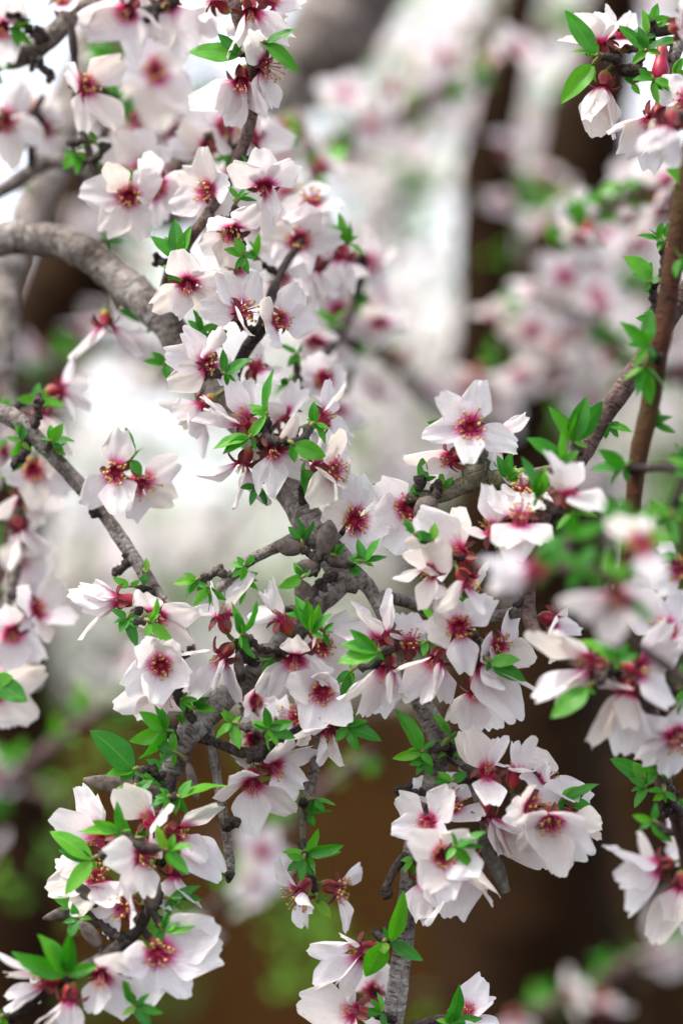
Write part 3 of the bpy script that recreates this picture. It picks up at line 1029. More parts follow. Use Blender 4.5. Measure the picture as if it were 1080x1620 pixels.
MT = branch('black knobby twig running under the leaf rosette to a drooping blossom', [
    (300, 1165, .995, 10), (345, 1175, .995, 9), (385, 1190, .995, 10), (430, 1180, .995, 9), (480, 1150, 1.0, 7), (530, 1145, 1.0, 7)], M_SPUR, name='almond_twig', cat='twig', knob=.4)
NT_ = branch('dark branch descending through the crowded lowest blossoms', [
    (275, 1200, .99, 16), (258, 1265, .985, 12), (240, 1330, .98, 11), (238, 1400, .975, 10), (222, 1465, .965, 10), (170, 1510, .955, 10), (105, 1545, .95, 10), (40, 1590, .95, 9), (-60, 1680, .96, 9)], M_SPUR, knob=.3)
UF = branch('out of focus dark twig nearest among the bright leaves', [
    (1160, 1130, .88, 12), (1060, 1060, .85, 9), (990, 1000, .83, 8), (984, 940, .82, 7), (945, 905, .815, 6), (890, 900, .815, 6), (850, 905, .82, 5)], M_BARKP, name='almond_twig', cat='twig')
add_limb(UF, [(984, 940, .82, 9), (1000, 890, .82, 8), (1018, 850, .825, 7)], M_BARKP, name='side_twig', sides=10)
TBR = branch('dark spur twig at the foot of the lowest upright blossom', [
    (615, 1640, 1.0, 10), (655, 1622, .995, 9), (700, 1612, .99, 8), (735, 1620, .99, 7)], M_SPUR, name='almond_twig', cat='twig', knob=.35)

# knobs, bud scars and pointed bud scales
for a in ((A, 345, 902, .985, 14, 5), (A, 325, 915, .985, 12, 3), (A, 300, 530, 1.04, 10, 2), (LB, 62, 632, 1.015, 12, 4), (LB, 22, 732, 1.02, 12, 3), (LB, 145, 810, 1.015, 14, 4),
          (LB, 183, 905, 1.01, 10, 3), (LB, 200, 880, 1.01, 8, 3), (LB, 148, 762, 1.015, 8, 2), (TC, 62, 92, 1.055, 26, 8), (TC, 70, 55, 1.055, 22, 7), (TC, 25, 18, 1.055, 20, 6), (TC, 78, 118, 1.055, 18, 6), (TC, 165, 232, 1.045, 12, 4), (TC, 115, 228, 1.05, 10, 3),
          (TC, 160, 290, 1.045, 8, 4), (TC, 235, 30, 1.045, 14, 5), (LD, 278, 1098, .985, 16, 4), (LD, 290, 1062, .985, 12, 4), (LD, 252, 1230, .985, 16, 4), (LD, 270, 1160, .98, 18, 5),
          (LD, 240, 1215, .98, 12, 3), (RD, 640, 1250, .995, 16, 6), (RD, 610, 1415, .99, 12, 5), (RD, 660, 1360, .99, 14, 4), (RD, 632, 1255, .995, 14, 4), (RD, 712, 1180, .99, 12, 3), (RD, 595, 1475, .995, 10, 2),
          (LT, 371, 1300, .985, 12, 4), (LT, 362, 1385, .985, 8, 4), (ST, 690, 770, .98, 14, 5), (ST, 665, 762, .98, 12, 3), (ST, 805, 742, .98, 12, 4), (JT, 1000, 110, .985, 12, 5), (JT, 1030, 40, .99, 12, 4), (JT, 975, 95, .985, 10, 3),
          (A, 505, 925, .985, 16, 4), (A, 455, 965, .985, 10, 2), (HS, 1050, 1240, .97, 28, 9), (HS, 1062, 1275, .99, 30, 9), (HS, 820, 950, .965, 14, 4), (NT_, 250, 1420, .965, 12, 5), (NT_, 195, 1490, .955, 22, 6), (NT_, 130, 1440, .97, 18, 4), (TF, 250, 410, 1.02, 20, 6), (TF, 330, 350, 1.01, 12, 3),
          (MT, 402, 1195, .985, 18, 5), (VT, 62, 192, 1.105, 14, 4), (VL, 40, 945, 1.06, 20, 6), (KT, 480, 1268, .99, 9, 4), (KT, 493, 1392, .995, 8, 4)):
    knob(*a)
for a in ((A, 480, 868, .985, 432, 862, 30), (A, 515, 880, .98, 520, 822, 36), (A, 502, 905, .98, 470, 890, 30), (A, 492, 960, .985, 470, 915, 30), (LD, 440, 1030, .98, 398, 1028, 24), (LD, 378, 1070, .985, 378, 1030, 18),
          (ST, 690, 790, .975, 655, 815, 34), (LD, 268, 1255, .985, 132, 1232, 34), (NT_, 150, 1432, .97, 68, 1452, 24), (NT_, 150, 1428, .965, 118, 1395, 20), (NT_, 160, 1500, .955, 128, 1455, 26), (LD, 297, 1205, .98, 312, 1268, 17), (NT_, 240, 1440, .96, 240, 1368, 36)):
    pod(*a)
# half a dry hull still clinging to the twig
hp0, hp1 = at(768, 1325, .985), at(800, 1412, .975)
hv, hf = [], []
for j in range(8):
    s = j / 7
    c = hp0.lerp(hp1, s)
    w = .0042 * (1 - .55 * s ** 2)
    for k in range(7):
        t = -1 + 2 * k / 6
        hv.append(c + vw(.95, .32, 0) * (w * t) + vw(0, 0, 1) * (.0022 * (1 - t * t)) - RD.location)
        hv.append(c + vw(.95, .32, 0) * (w * t * .9) + vw(0, 0, 1) * (.0022 * (1 - t * t) - .0012) - RD.location)
for j in range(7):
    for k in range(6):
        a = j * 14 + k * 2
        hf.append((a, a + 2, a + 16, a + 14)); hf.append((a + 1, a + 15, a + 17, a + 3))
    a = j * 14; hf.append((a, a + 14, a + 15, a + 1)); a = j * 14 + 12; hf.append((a, a + 1, a + 15, a + 14))
hf.append(tuple(range(0, 14, 2)) + tuple(range(13, 0, -2))); hf.append(tuple(98 + k for k in (12, 10, 8, 6, 4, 2, 0, 1, 3, 5, 7, 9, 11, 13)))
tag(link('dry_hull', mesh('dry_hull', hv, hf, M_HUSK, smooth=False), RD), 'weathered dark grey strip of dry hull')

# ------------------------------------------------------------------ near blossoms: heart, depth, facing, petal ends
B = blossom
# upper group round the hanging twig
B(205, 15, 1.05, 'DFL', [(128, 34), (205, 95), (240, 60), (150, 60)], 'drooping blossom with a pale petal stretched towards the knobbly grey branch')
B(262, 0, 1.05, 'DF', [(290, 85), (325, 62), (348, 22), (262, 70)], 'hanging blossom with straw-yellow stamens showing inside its long petals')
B(135, 135, 1.04, 'RF', [(188, 90), (125, 202), (178, 205), (112, 128)], 'magenta-hearted blossom in front of the thin hanging twig')
B(246, 112, 1.14, 'F', [(195, 125), (238, 55), (283, 85), (297, 165), (250, 200)], 'blurred round blossom with brick-red heart behind the hanging twig')
B(262, 160, 1.15, 'FD', [(225, 190), (255, 212), (300, 185)], 'blurred blossom under the round brick-hearted one')
B(4, 45, 1.06, 'DF', [(18, 105), (32, 15), (-30, 70)], 'blossom tucked against the knobbly grey branch beside a green leaf')
B(100, 2, 1.06, 'UF', [(130, -30), (70, -40), (112, 30)], 'small blossom sitting on top of the stout grey branch')
B(8, 190, 1.09, 'RF', [(30, 135), (55, 215), (20, 262), (-40, 200)], 'soft peach-centred blossom beside the dark upright side shoot', kinds='nnn')
B(42, 172, 1.13, 'FU', [(75, 130), (35, 125), (78, 160), (20, 200)], 'warm-tinted blossom half behind the dark upright side shoot')
B(72, 205, 1.14, 'FD', [(88, 170), (50, 245), (85, 240)], 'dull pink blossom partly hidden by the dark side shoot')
B(205, 310, 1.03, 'F', [(134, 310), (172, 272), (245, 288), (165, 365), (222, 372)], 'wide blossom with a rolled bright petal at the twig tip')
B(248, 297, 1.035, 'RFD', [(312, 270), (300, 328), (258, 345), (230, 255)], 'blossom with golden-red heart pressed between two wider blossoms')
B(330, 302, 1.015, 'FL', [(316, 254), (272, 322), (322, 357), (364, 298)], 'cupped blossom with one upright petal and a smooth lower lip')
B(228, 268, 1.06, 'UF', [(158, 218), (186, 214), (213, 203), (242, 216), (264, 236)], 'upright blossom with a fan of petals behind a pair of small leaves')
B(328, 234, 1.08, 'RF', [(270, 236), (292, 214), (345, 262)], 'blurred blossom with long pale petal behind the drooping skirted blossom')
B(356, 204, 1.07, 'RF', [(298, 178), (350, 242), (388, 214), (330, 160)], 'blurred crimson-hearted blossom under the drooping skirted blossom')
B(400, 217, 1.07, 'LF', [(456, 224), (412, 180), (380, 240)], 'blurred blossom with a round petal over the cleft blossom')
B(382, 128, 1.0, (-.1, -1, .35), [(308, 168), (348, 185), (372, 196), (408, 190)], 'drooping skirted blossom hanging by an orange-red calyx from the twig')
B(418, 103, .998, (.8, -.5, .4), [(398, 72), (412, 175), (428, 168)], 'blossom showing bare stamens with most petals gone, below the twig knot', kinds='nnn', fill=False)
B(396, 18, .995, (.1, -1, .5), [(360, 92), (456, 68), (442, 34), (372, 40)], 'open blossom hanging over the twig with a brush of gold stamens', kinds='wn')
B(428, -2, 1.01, 'RF', [(478, 10), (452, 38), (468, -30), (430, -50)], 'bright white blossom with fluted petals at the top of the twig')
B(345, 0, 1.01, 'LU', [(288, 10), (318, -30), (330, 22)], 'blossom lying flat with pink-edged petals beside the topmost twig')
B(418, 296, 1.0, 'FD', [(410, 243), (378, 282), (470, 264), (440, 335), (432, 362)], 'cleft blossom with two rounded upper petals and one thin trailing petal', kinds='nnnnw')
B(493, 322, 1.05, 'UF', [(448, 310), (532, 328), (460, 356), (505, 290)], 'flat pink-throated blossom seen edge-on above the leaf fan')
B(473, 380, 1.05, 'F', [(422, 378), (532, 380), (488, 342), (482, 430), (440, 412)], 'rose-centred blossom beside the pointed leaf fan')
B(495, 425, 1.06, (-.2, -1, .3), [(470, 475), (500, 492), (520, 470)], 'narrow hanging blossom under the rose-centred one')
B(443, 437, 1.1, 'FD', [(410, 460), (440, 485), (470, 460), (425, 405)], 'blurred pinkish blossom behind the two-petalled bright blossom')
B(541, 408, 1.08, (0, -1, .1), [(532, 462), (548, 466), (570, 440)], 'small red-calyxed blossom dangling beneath the leaf fan')
B(368, 366, 1.0, 'DF', [(322, 398), (402, 345), (340, 352), (352, 408)], 'withering blossom with rust-brown heart over the three-leaf tuft')
B(372, 420, 1.03, 'DF', [(395, 448), (362, 440), (402, 420)], 'blossom mostly hidden under the three-leaf tuft')
B(298, 449, 1.0, 'FD', [(296, 412), (348, 434), (243, 484), (288, 498), (338, 482)], 'fully open blossom with a crimson bar heart leaning on the limb')
B(383, 494, .995, 'FR', [(346, 440), (402, 438), (325, 488), (388, 524)], 'cup-shaped blossom with two tall back petals beside the dark twig')
B(440, 508, 1.0, 'FR', [(462, 454), (497, 512), (430, 540), (418, 495)], 'bright blossom with an upright petal and a broad side petal')
B(330, 577, .995, 'FR', [(300, 528), (270, 562), (338, 528), (278, 612)], 'blossom on the limb with magenta heart turned to the small leaf pair')
B(405, 580, 1.03, 'UF', [(412, 548), (448, 602), (385, 560)], 'crimson blossom hidden low behind the upright leaf')
B(512, 600, 1.07, 'F', [(473, 596), (500, 572), (548, 598), (522, 632)], 'blurred dusky-hearted blossom behind the long arching leaf')
B(498, 540, 1.13, 'FD', [(470, 520), (515, 570), (530, 530), (488, 580)], 'hazy pale blossom behind the broad side petal')
B(388, 668, .99, (-.6, .75, .35), [(322, 628), (348, 603), (378, 606), (312, 668)], 'fresh blossom opening upward from a red and yellow calyx')
B(320, 642, 1.02, (-.8, -.6, .2), [(252, 648), (288, 676), (303, 716)], 'greyish backlit blossom turned away with a thin side petal', kinds='wnn')
B(433, 710, .985, 'FD', [(471, 660), (430, 784), (478, 752)], 'three-petalled blossom with one deeply split lower petal', kinds='wsn', fill=False)
B(385, 733, .995, (-.3, -1, .2), [(314, 750), (370, 803), (413, 800)], 'drooping blossom with dark-tipped stamens and three spread petals', kinds='wnw')
B(450, 657, 1.02, 'UFL', [(424, 638), (448, 622), (482, 628)], 'half open blossom standing behind the split-petalled one')
B(513, 662, .995, (.85, .3, .4), [(546, 612), (548, 694), (520, 610)], 'side-on blossom with long fine stamens reaching past its petals')
B(503, 738, .99, (.6, .6, .3), [(474, 690), (512, 694), (548, 722), (530, 770)], 'blossom bursting from a wine-red calyx beside a broad oval leaf')
B(527, 745, .985, 'RF', [(548, 700), (532, 690), (550, 775), (505, 790)], 'crinkled blossom stacked next to the wine-red calyx')
B(560, 823, .995, 'F', [(563, 755), (526, 808), (612, 832), (562, 890)], 'star-like blossom with four narrow petals on the fork of the limb')
B(645, 803, .99, 'F', [(604, 758), (598, 812), (618, 862), (684, 818)], 'blossom with deep red stamens facing the pointed bud scale')
B(743, 676, .97, (0, .25, 1), [(694, 632), (757, 620), (676, 686), (738, 714), (810, 706)], 'wide open five-petalled blossom on top of the mossy stub', open_=72, fill=False, wide=.84)
B(792, 694, 1.0, (.6, .1, .4), [(833, 668), (808, 700), (770, 730)], 'blossom peeping out behind the wide open one on the stub', fill=False)
B(712, 725, .985, (-.85, -.25, .4), [(642, 722), (672, 742), (706, 772)], 'side-on blossom below the wide open one, pointing along the stub', kinds='nnw')
B(823, 822, .95, 'FU', [(838, 782), (788, 862), (850, 862), (815, 885), (786, 790)], 'rounded blossom with rosy heart next to the purple-brown branch')
B(778, 840, .96, 'LUF', [(758, 776), (742, 828), (806, 786)], 'blossom with a yellow-stained petal overlapping the rosy-hearted one')
B(828, 778, .97, 'FU', [(798, 776), (815, 750), (858, 790)], 'small peach-pink faded blossom under green leaves', size=.75)
B(895, 778, .93, (-.1, .9, .35), [(872, 708), (868, 748), (914, 736), (938, 802)], 'pink-veined blossom standing against the foot of the purple-brown branch', kinds='wnnn')
B(730, 878, .965, (-.7, .35, .55), [(640, 862), (664, 820), (714, 812), (690, 905)], 'large white blossom at the head of the crowded bunch')
B(682, 904, .96, 'FLD', [(632, 922), (655, 950), (702, 948), (690, 870)], 'blossom with a small red eye beneath the large white one')
B(742, 918, .955, 'RFD', [(705, 960), (760, 965), (775, 905)], 'dark-eyed blossom squeezed under the large white one')
B(725, 993, .97, 'F', [(678, 1000), (736, 1056), (694, 948), (772, 952)], 'blossom with a long hanging lower petal and starry crimson stamens')
B(787, 1020, .98, 'FR', [(838, 1048), (812, 982), (755, 1022), (790, 1062)], 'crimson-centred blossom beside the dark oval leaf pair')
B(605, 1005, .98, (-.45, .8, .4), [(570, 948), (602, 938), (538, 1000), (619, 954)], 'upright blossom with a ruffled petal over the slim leaf triple', kinds='nnnw')
B(648, 1022, .99, 'UF', [(648, 972), (690, 1000), (628, 985)], 'half hidden blossom with a fringed top petal by the grey twig')
B(613, 1056, .975, (-.2, -1, .4), [(552, 1115), (580, 1132), (606, 1134), (637, 1110)], 'full skirted blossom hanging like a bell under the slim leaf triple')
B(690, 1043, .97, (-.5, -.75, .5), [(630, 1062), (645, 1106), (694, 1112), (665, 1110)], 'drooping blossom with a curled side petal above the forked branch')
B(760, 1048, .975, (.5, -.8, .3), [(834, 1108), (820, 1142), (786, 1118), (800, 1090)], 'ragged-edged blossom spreading out below the dark oval leaf pair')
B(753, 1092, .985, (-.1, -.9, .5), [(708, 1138), (742, 1162), (778, 1158)], 'blossom with three hanging petals and a tiny crimson eye')
# bunch beside the dry hull
B(770, 1222, .975, (.1, .8, .6), [(735, 1165), (757, 1158), (781, 1172), (796, 1168), (766, 1268)], 'blossom with two finger-thin petals at the top of the lower bunch', kinds='nnwwn')
B(813, 1220, .98, (.1, 1, .1), [(842, 1164), (815, 1166), (832, 1215)], 'half open blossom rising from a dark maroon calyx', kinds='nwn')
B(863, 1237, .985, (.6, .7, .5), [(852, 1200), (872, 1208), (895, 1262), (830, 1225)], 'blossom with a spray of long red stamens near the leaf pair')
B(837, 1276, .965, 'FR', [(806, 1284), (824, 1242), (886, 1256), (838, 1326)], 'gold-anthered blossom in the middle of the lower bunch')
B(870, 1298, .96, 'FD', [(836, 1344), (882, 1380), (932, 1352), (905, 1278), (822, 1296)], 'largest open blossom of the lower bunch with ribbed petals')
B(905, 1292, .975, (.8, -.2, .4), [(952, 1306), (946, 1322), (932, 1272)], 'sideways blossom with notched petals below the leaf pair')
B(770, 1293, .985, (.35, -.9, .3), [(805, 1352), (838, 1388), (852, 1372), (790, 1352)], 'drooping blossom with pale stamens beside the dry hull')
B(677, 1303, .97, 'FL', [(628, 1270), (628, 1310), (712, 1250), (700, 1330)], 'white blossom with two broad petals reaching past the black spur')
B(712, 1275, .99, 'UF', [(658, 1250), (738, 1242), (752, 1288), (700, 1240)], 'curled blossom wedged behind the two-broad-petal one')
B(700, 1353, .955, 'F', [(656, 1318), (670, 1394), (702, 1410), (736, 1312), (740, 1370)], 'blossom with crimson heart and gold anthers next to a bright leaf')
B(735, 1360, .97, (.15, -.95, .3), [(788, 1410), (762, 1432), (728, 1458), (696, 1462)], 'hanging bell of ribbed petals at the bottom of the lower bunch')
B(667, 1393, .99, (-.1, -1, .2), [(656, 1456), (676, 1448), (690, 1430)], 'shrivelled narrow blossom hanging along the slender branch', kinds='www')
# under the limb
B(475, 1411, .99, (-.5, -.5, .6), [(438, 1360), (488, 1468), (496, 1420)], 'ragged blossom with brown stamens and only three narrow petals', kinds='www', fill=False)
B(532, 1405, .995, (.9, -.1, .3), [(562, 1374), (546, 1468)], 'side-on blossom with two withered petals on the green twig tip', kinds='ww', fill=False)
B(570, 1502, .985, (-.9, -.1, .3), [(488, 1494), (504, 1558), (556, 1578), (540, 1480)], 'blossom lying sideways beside the twin leaves of the slender branch')
B(562, 1600, .98, (-.9, .2, .3), [(472, 1582), (500, 1632), (545, 1570), (540, 1650)], 'sideways blossom at the very foot of the slender branch')
B(590, 1568, 1.04, 'F', [(570, 1540), (605, 1535), (600, 1600)], 'creamy blossom half hidden by the slender branch')
B(735, 1602, .985, (.3, .85, .4), [(756, 1544), (774, 1576), (778, 1608)], 'upright blossom with crisp white edge beside a folded leaf')
B(399, 1238, .99, 'FD', [(348, 1244), (400, 1314), (424, 1282), (450, 1292), (372, 1215)], 'cream-tinted blossom with long finger-like lower petals')
B(432, 1214, .995, 'RFD', [(494, 1186), (480, 1244), (462, 1262), (448, 1170)], 'cream-tinted blossom spreading sideways from the black knobby twig')
B(517, 1157, .985, (.05, -.9, .5), [(506, 1204), (537, 1206), (478, 1156)], 'small blossom with two narrow hanging petals on the black twig', kinds='ww')
B(510, 1093, .985, 'F', [(466, 1084), (488, 1152), (552, 1134), (522, 1066)], 'blossom facing outward with rose-red throat in the middle of the bunch')
B(467, 1042, .985, 'FD', [(412, 1092), (522, 1056), (468, 1016), (440, 1100)], 'blossom with a curled rim and greenish-red calyx against the forking branch')
B(507, 1023, .99, 'RF', [(552, 984), (556, 1050), (526, 1072), (505, 985)], 'pink-striped blossom opening beside the green leaf crown')
B(447, 980, .985, (-.4, .85, .3), [(434, 914), (404, 968), (420, 935)], 'brush-like blossom with tall pink stamens and a see-through petal', kinds='wnw')
B(353, 977, .985, (-.1, .9, .3), [(338, 922), (389, 908), (296, 968)], 'blossom with three separate petals standing over the tall leaf pair', kinds='nww')
B(350, 1036, .985, (-.6, -.6, .4), [(288, 1034), (308, 1102), (370, 1114), (340, 1090)], 'broad white blossom hiding the branch next to the bare forked spur')
B(402, 1170, 1.01, 'F', [(372, 1172), (388, 1206), (430, 1190), (400, 1140)], 'dark red blossom centre tucked under the leaf rosette')
B(403, 1108, 1.02, 'FR', [(394, 1078), (434, 1102), (425, 1135), (390, 1130)], 'small-looking blossom behind the forking branch above the leaf rosette')
B(470, 1135, 1.01, 'FL', [(448, 1165), (492, 1160), (432, 1125), (480, 1100)], 'plain white blossom between the rosette and the black twig')
B(255, 1052, .98, 'F', [(222, 1018), (282, 1016), (198, 1080), (246, 1094), (304, 1062)], 'round blossom with a ring of dark red behind the bare forked spur')
B(262, 1085, 1.0, 'DF', [(188, 1112), (224, 1134), (266, 1126), (296, 1116)], 'blossom with scalloped petals showing under the round ringed one')
B(247, 973, .99, 'FD', [(208, 988), (304, 966), (292, 1022), (228, 946)], 'blossom at the slanting twig with leaves over its lower petals')
B(187, 950, .985, (-.95, 0, .15), [(110, 938), (118, 988), (150, 924)], 'trumpet-like blossom lying sideways off the slanting twig')
B(20, 1000, 1.06, 'FD', [(62, 1046), (-20, 1020), (8, 960), (20, 1060)], 'soft-focus blossom with crimson heart on the blurred upright stem')
B(60, 965, 1.06, (.7, .3, .5), [(90, 922), (118, 985), (76, 1010), (32, 946)], 'backlit blossom with spread petals beside the blurred upright stem')
B(-6, 1096, 1.05, (.4, -.6, .5), [(64, 1058), (46, 1142), (14, 1148)], 'blossom with wavy petals under a single dark oval leaf')
B(183, 747, 1.01, 'F', [(193, 690), (142, 792), (198, 800)], 'blossom of three blunt petals and a gold star centre', fill=False)
B(223, 763, 1.02, (.5, -.1, .5), [(282, 734), (270, 794), (214, 822)], 'backlit three-petalled blossom with red sepals touching its gold-centred neighbour', fill=False)
B(53, 743, 1.06, 'F', [(18, 762), (56, 802), (108, 772), (98, 728)], 'soft-focus blossom with red star centre under the slanting twig')
B(65, 655, 1.06, (.2, -1, .1), [(100, 692), (108, 722), (54, 706)], 'faded blossom hanging straight down under the twig knob')
B(97, 615, 1.07, (1, .1, 0), [(152, 636), (120, 566), (140, 600)], 'ghostly translucent blossom pointing away from the twig knob')
B(35, 790, 1.08, (.5, -.6, .4), [(92, 802), (10, 818), (60, 830)], 'pale blossom beneath the red star centred one')
B(32, 838, 1.07, (.4, -.9, .3), [(22, 902), (76, 862), (50, 880)], 'rusty-hearted blossom with a thin hanging petal', kinds='wnn')
B(168, 514, 1.06, (0, -1, .1), [(112, 560), (154, 548), (206, 568), (222, 536)], 'umbrella-like blossom drooping below the arching limb', open_=98)
# lowest bunch
B(237, 1298, .965, 'ULF', [(192, 1242), (225, 1258), (262, 1272)], 'blossom with peach-pink heart and a raised bright petal above the knotted bunch')
B(160, 1330, .975, 'LF', [(86, 1304), (118, 1254), (146, 1350), (150, 1270)], 'pink-shaded blossom among the long leaves of the knotted bunch')
B(228, 1353, .955, 'FR', [(172, 1350), (202, 1416), (252, 1326), (240, 1410)], 'two-lobed white blossom with crimson heart over the grey bud scale')
B(153, 1387, .97, 'FU', [(84, 1412), (98, 1368), (182, 1422), (130, 1440)], 'shadowed blossom with a curved leaf across its petals')
B(197, 1436, .96, 'LF', [(144, 1418), (160, 1478), (218, 1436), (205, 1406)], 'pink-flushed blossom over the black bud scales')
B(275, 1385, .975, (0, -1, .3), [(266, 1444), (292, 1404), (280, 1425)], 'withered orange-red blossom hanging below the leaf cross', kinds='www')
B(283, 1317, .97, (.85, -.2, .4), [(352, 1288), (332, 1344), (346, 1386)], 'blossom with long ragged petals thrown out beside the bare twig')
B(250, 1507, .95, (.2, .05, 1), [(338, 1468), (348, 1518), (288, 1572), (232, 1578), (196, 1518)], 'big soft blossom with carmine heart at the end of the knotted bunch')
B(70, 1550, .945, (-.9, -.1, .3), [(-6, 1502), (16, 1592), (44, 1580), (10, 1545)], 'blossom turned sideways next to the star of dark leaves')
B(160, 1542, .945, 'FD', [(188, 1612), (148, 1596), (214, 1560), (196, 1500)], 'pink-throated blossom hanging under the star of dark leaves')
B(110, 1582, .94, (0, -.9, .4), [(74, 1618), (126, 1628), (90, 1640)], 'lowest blossom with maroon calyx beneath the star of dark leaves')
# beside the pale twig with the black spur
B(950, 68, .99, (-.3, .9, .2), [(940, 22), (890, 74), (902, 36), (968, 30)], 'blossom standing behind the long pointed leaf on the black spur')
B(985, 57, 1.01, 'UF', [(958, 18), (982, 82), (1000, 22)], 'blossom half hidden behind the leaf bunch of the pale twig')
B(953, 138, .985, (-.1, -1, .2), [(924, 196), (956, 222), (940, 210)], 'closed bell blossom with round red calyx hanging from the black spur')
B(1033, 187, .975, (-.55, -.8, .2), [(966, 214), (988, 248), (1022, 268), (1010, 250)], 'ragged-hemmed blossom hanging at the tip of the pale twig')
B(1056, 200, .9, (-.3, -.9, .2), [(1040, 256), (1020, 240), (1068, 258)], 'very blurred tan-tinted blossom close beside the pale twig tip')
B(1082, 40, .94, 'RF', [(1066, 15), (1070, 70), (1110, 50), (1090, 95)], 'blurred white blossom at the top of the pale twig')
B(1088, 160, .96, 'FL', [(1060, 120), (1062, 190), (1110, 150)], 'blurred blossom behind the low leaves of the pale twig')
# bunch near the lens
B(935, 1048, .925, (-.9, .05, .35), [(832, 1020), (850, 1112), (884, 1126), (868, 992)], 'fat white blossom turned sideways on the soft-focus bunch')
B(1009, 1058, .925, (.7, -.3, .5), [(1060, 985), (1062, 1104), (1046, 1076), (1075, 1030)], 'blossom opposite the fat sideways one, sharing its leaf crown')
B(994, 1098, .93, (-.2, -.9, .5), [(956, 1072), (928, 1172), (984, 1194), (1005, 1160)], 'long blossom hanging under the leaf crown of the soft-focus bunch')
B(1071, 1164, .94, 'FD', [(1003, 1140), (1020, 1208), (1054, 1222), (1110, 1180), (1085, 1110)], 'open blossom with rose eye near the dark gnarled spur')
B(1055, 1000, .945, 'FL', [(998, 962), (1030, 938), (1080, 946), (1040, 1046), (1095, 1010)], 'blossom with lilac-pink shading above the leaf crown')
B(1080, 900, .93, 'FL', [(1045, 935), (1050, 870), (1100, 940)], 'blurred blossom cut off beside the bright leaves')
B(838, 905, .815, (-.95, 0, .3), [(760, 892), (786, 940), (775, 915)], 'smeared pale blossom on the tip of the nearest dark twig')
B(1012, 862, .815, 'UF', [(982, 826), (1032, 910), (1005, 825)], 'smeared peach blossom among the brightest leaves', size=.8)
B(978, 945, .81, (-.2, -.7, .5), [(888, 948), (966, 1020), (1032, 930), (925, 985)], 'large smeared white blossom hanging from the nearest dark twig')
B(878, 980, .97, (.8, -.1, .4), [(918, 996), (905, 965), (860, 1010)], 'small blossom with green-flecked crimson heart on the dark stem')
B(1042, 1368, 1.05, (-.9, -.1, .2), [(952, 1364), (1000, 1448), (978, 1394), (1010, 1340)], 'blurred fan-shaped blossom beyond the gnarled spur')
B(1074, 1402, 1.05, (-.2, -1, .2), [(1034, 1488), (1066, 1474), (1090, 1470)], 'blurred blossom hanging beside the fan-shaped one')
B(1092, 1330, 1.07, 'LF', [(1050, 1320), (1070, 1290), (1075, 1360)], 'blurred blossom above the fan-shaped one on the gnarled spur')

# closed flower bud
p = at(1045, 92, .985)
q, o = attach_point(p - vw(0, 0, 0) + vw(.0015, .006, 0), .006, JT)
br = new_root('flower_bud', q, 'round closed wine-red flower bud on the pale grey twig', 'bud')
fb = vw(-.1, -1, .25).normalized()
link('bud_body', BUDBALL, br, Matrix.Translation(p + fb * .002 - q) @ axis_frame(fb))
stalk(br, p - fb * .005, q, .0009, .0011, fb)

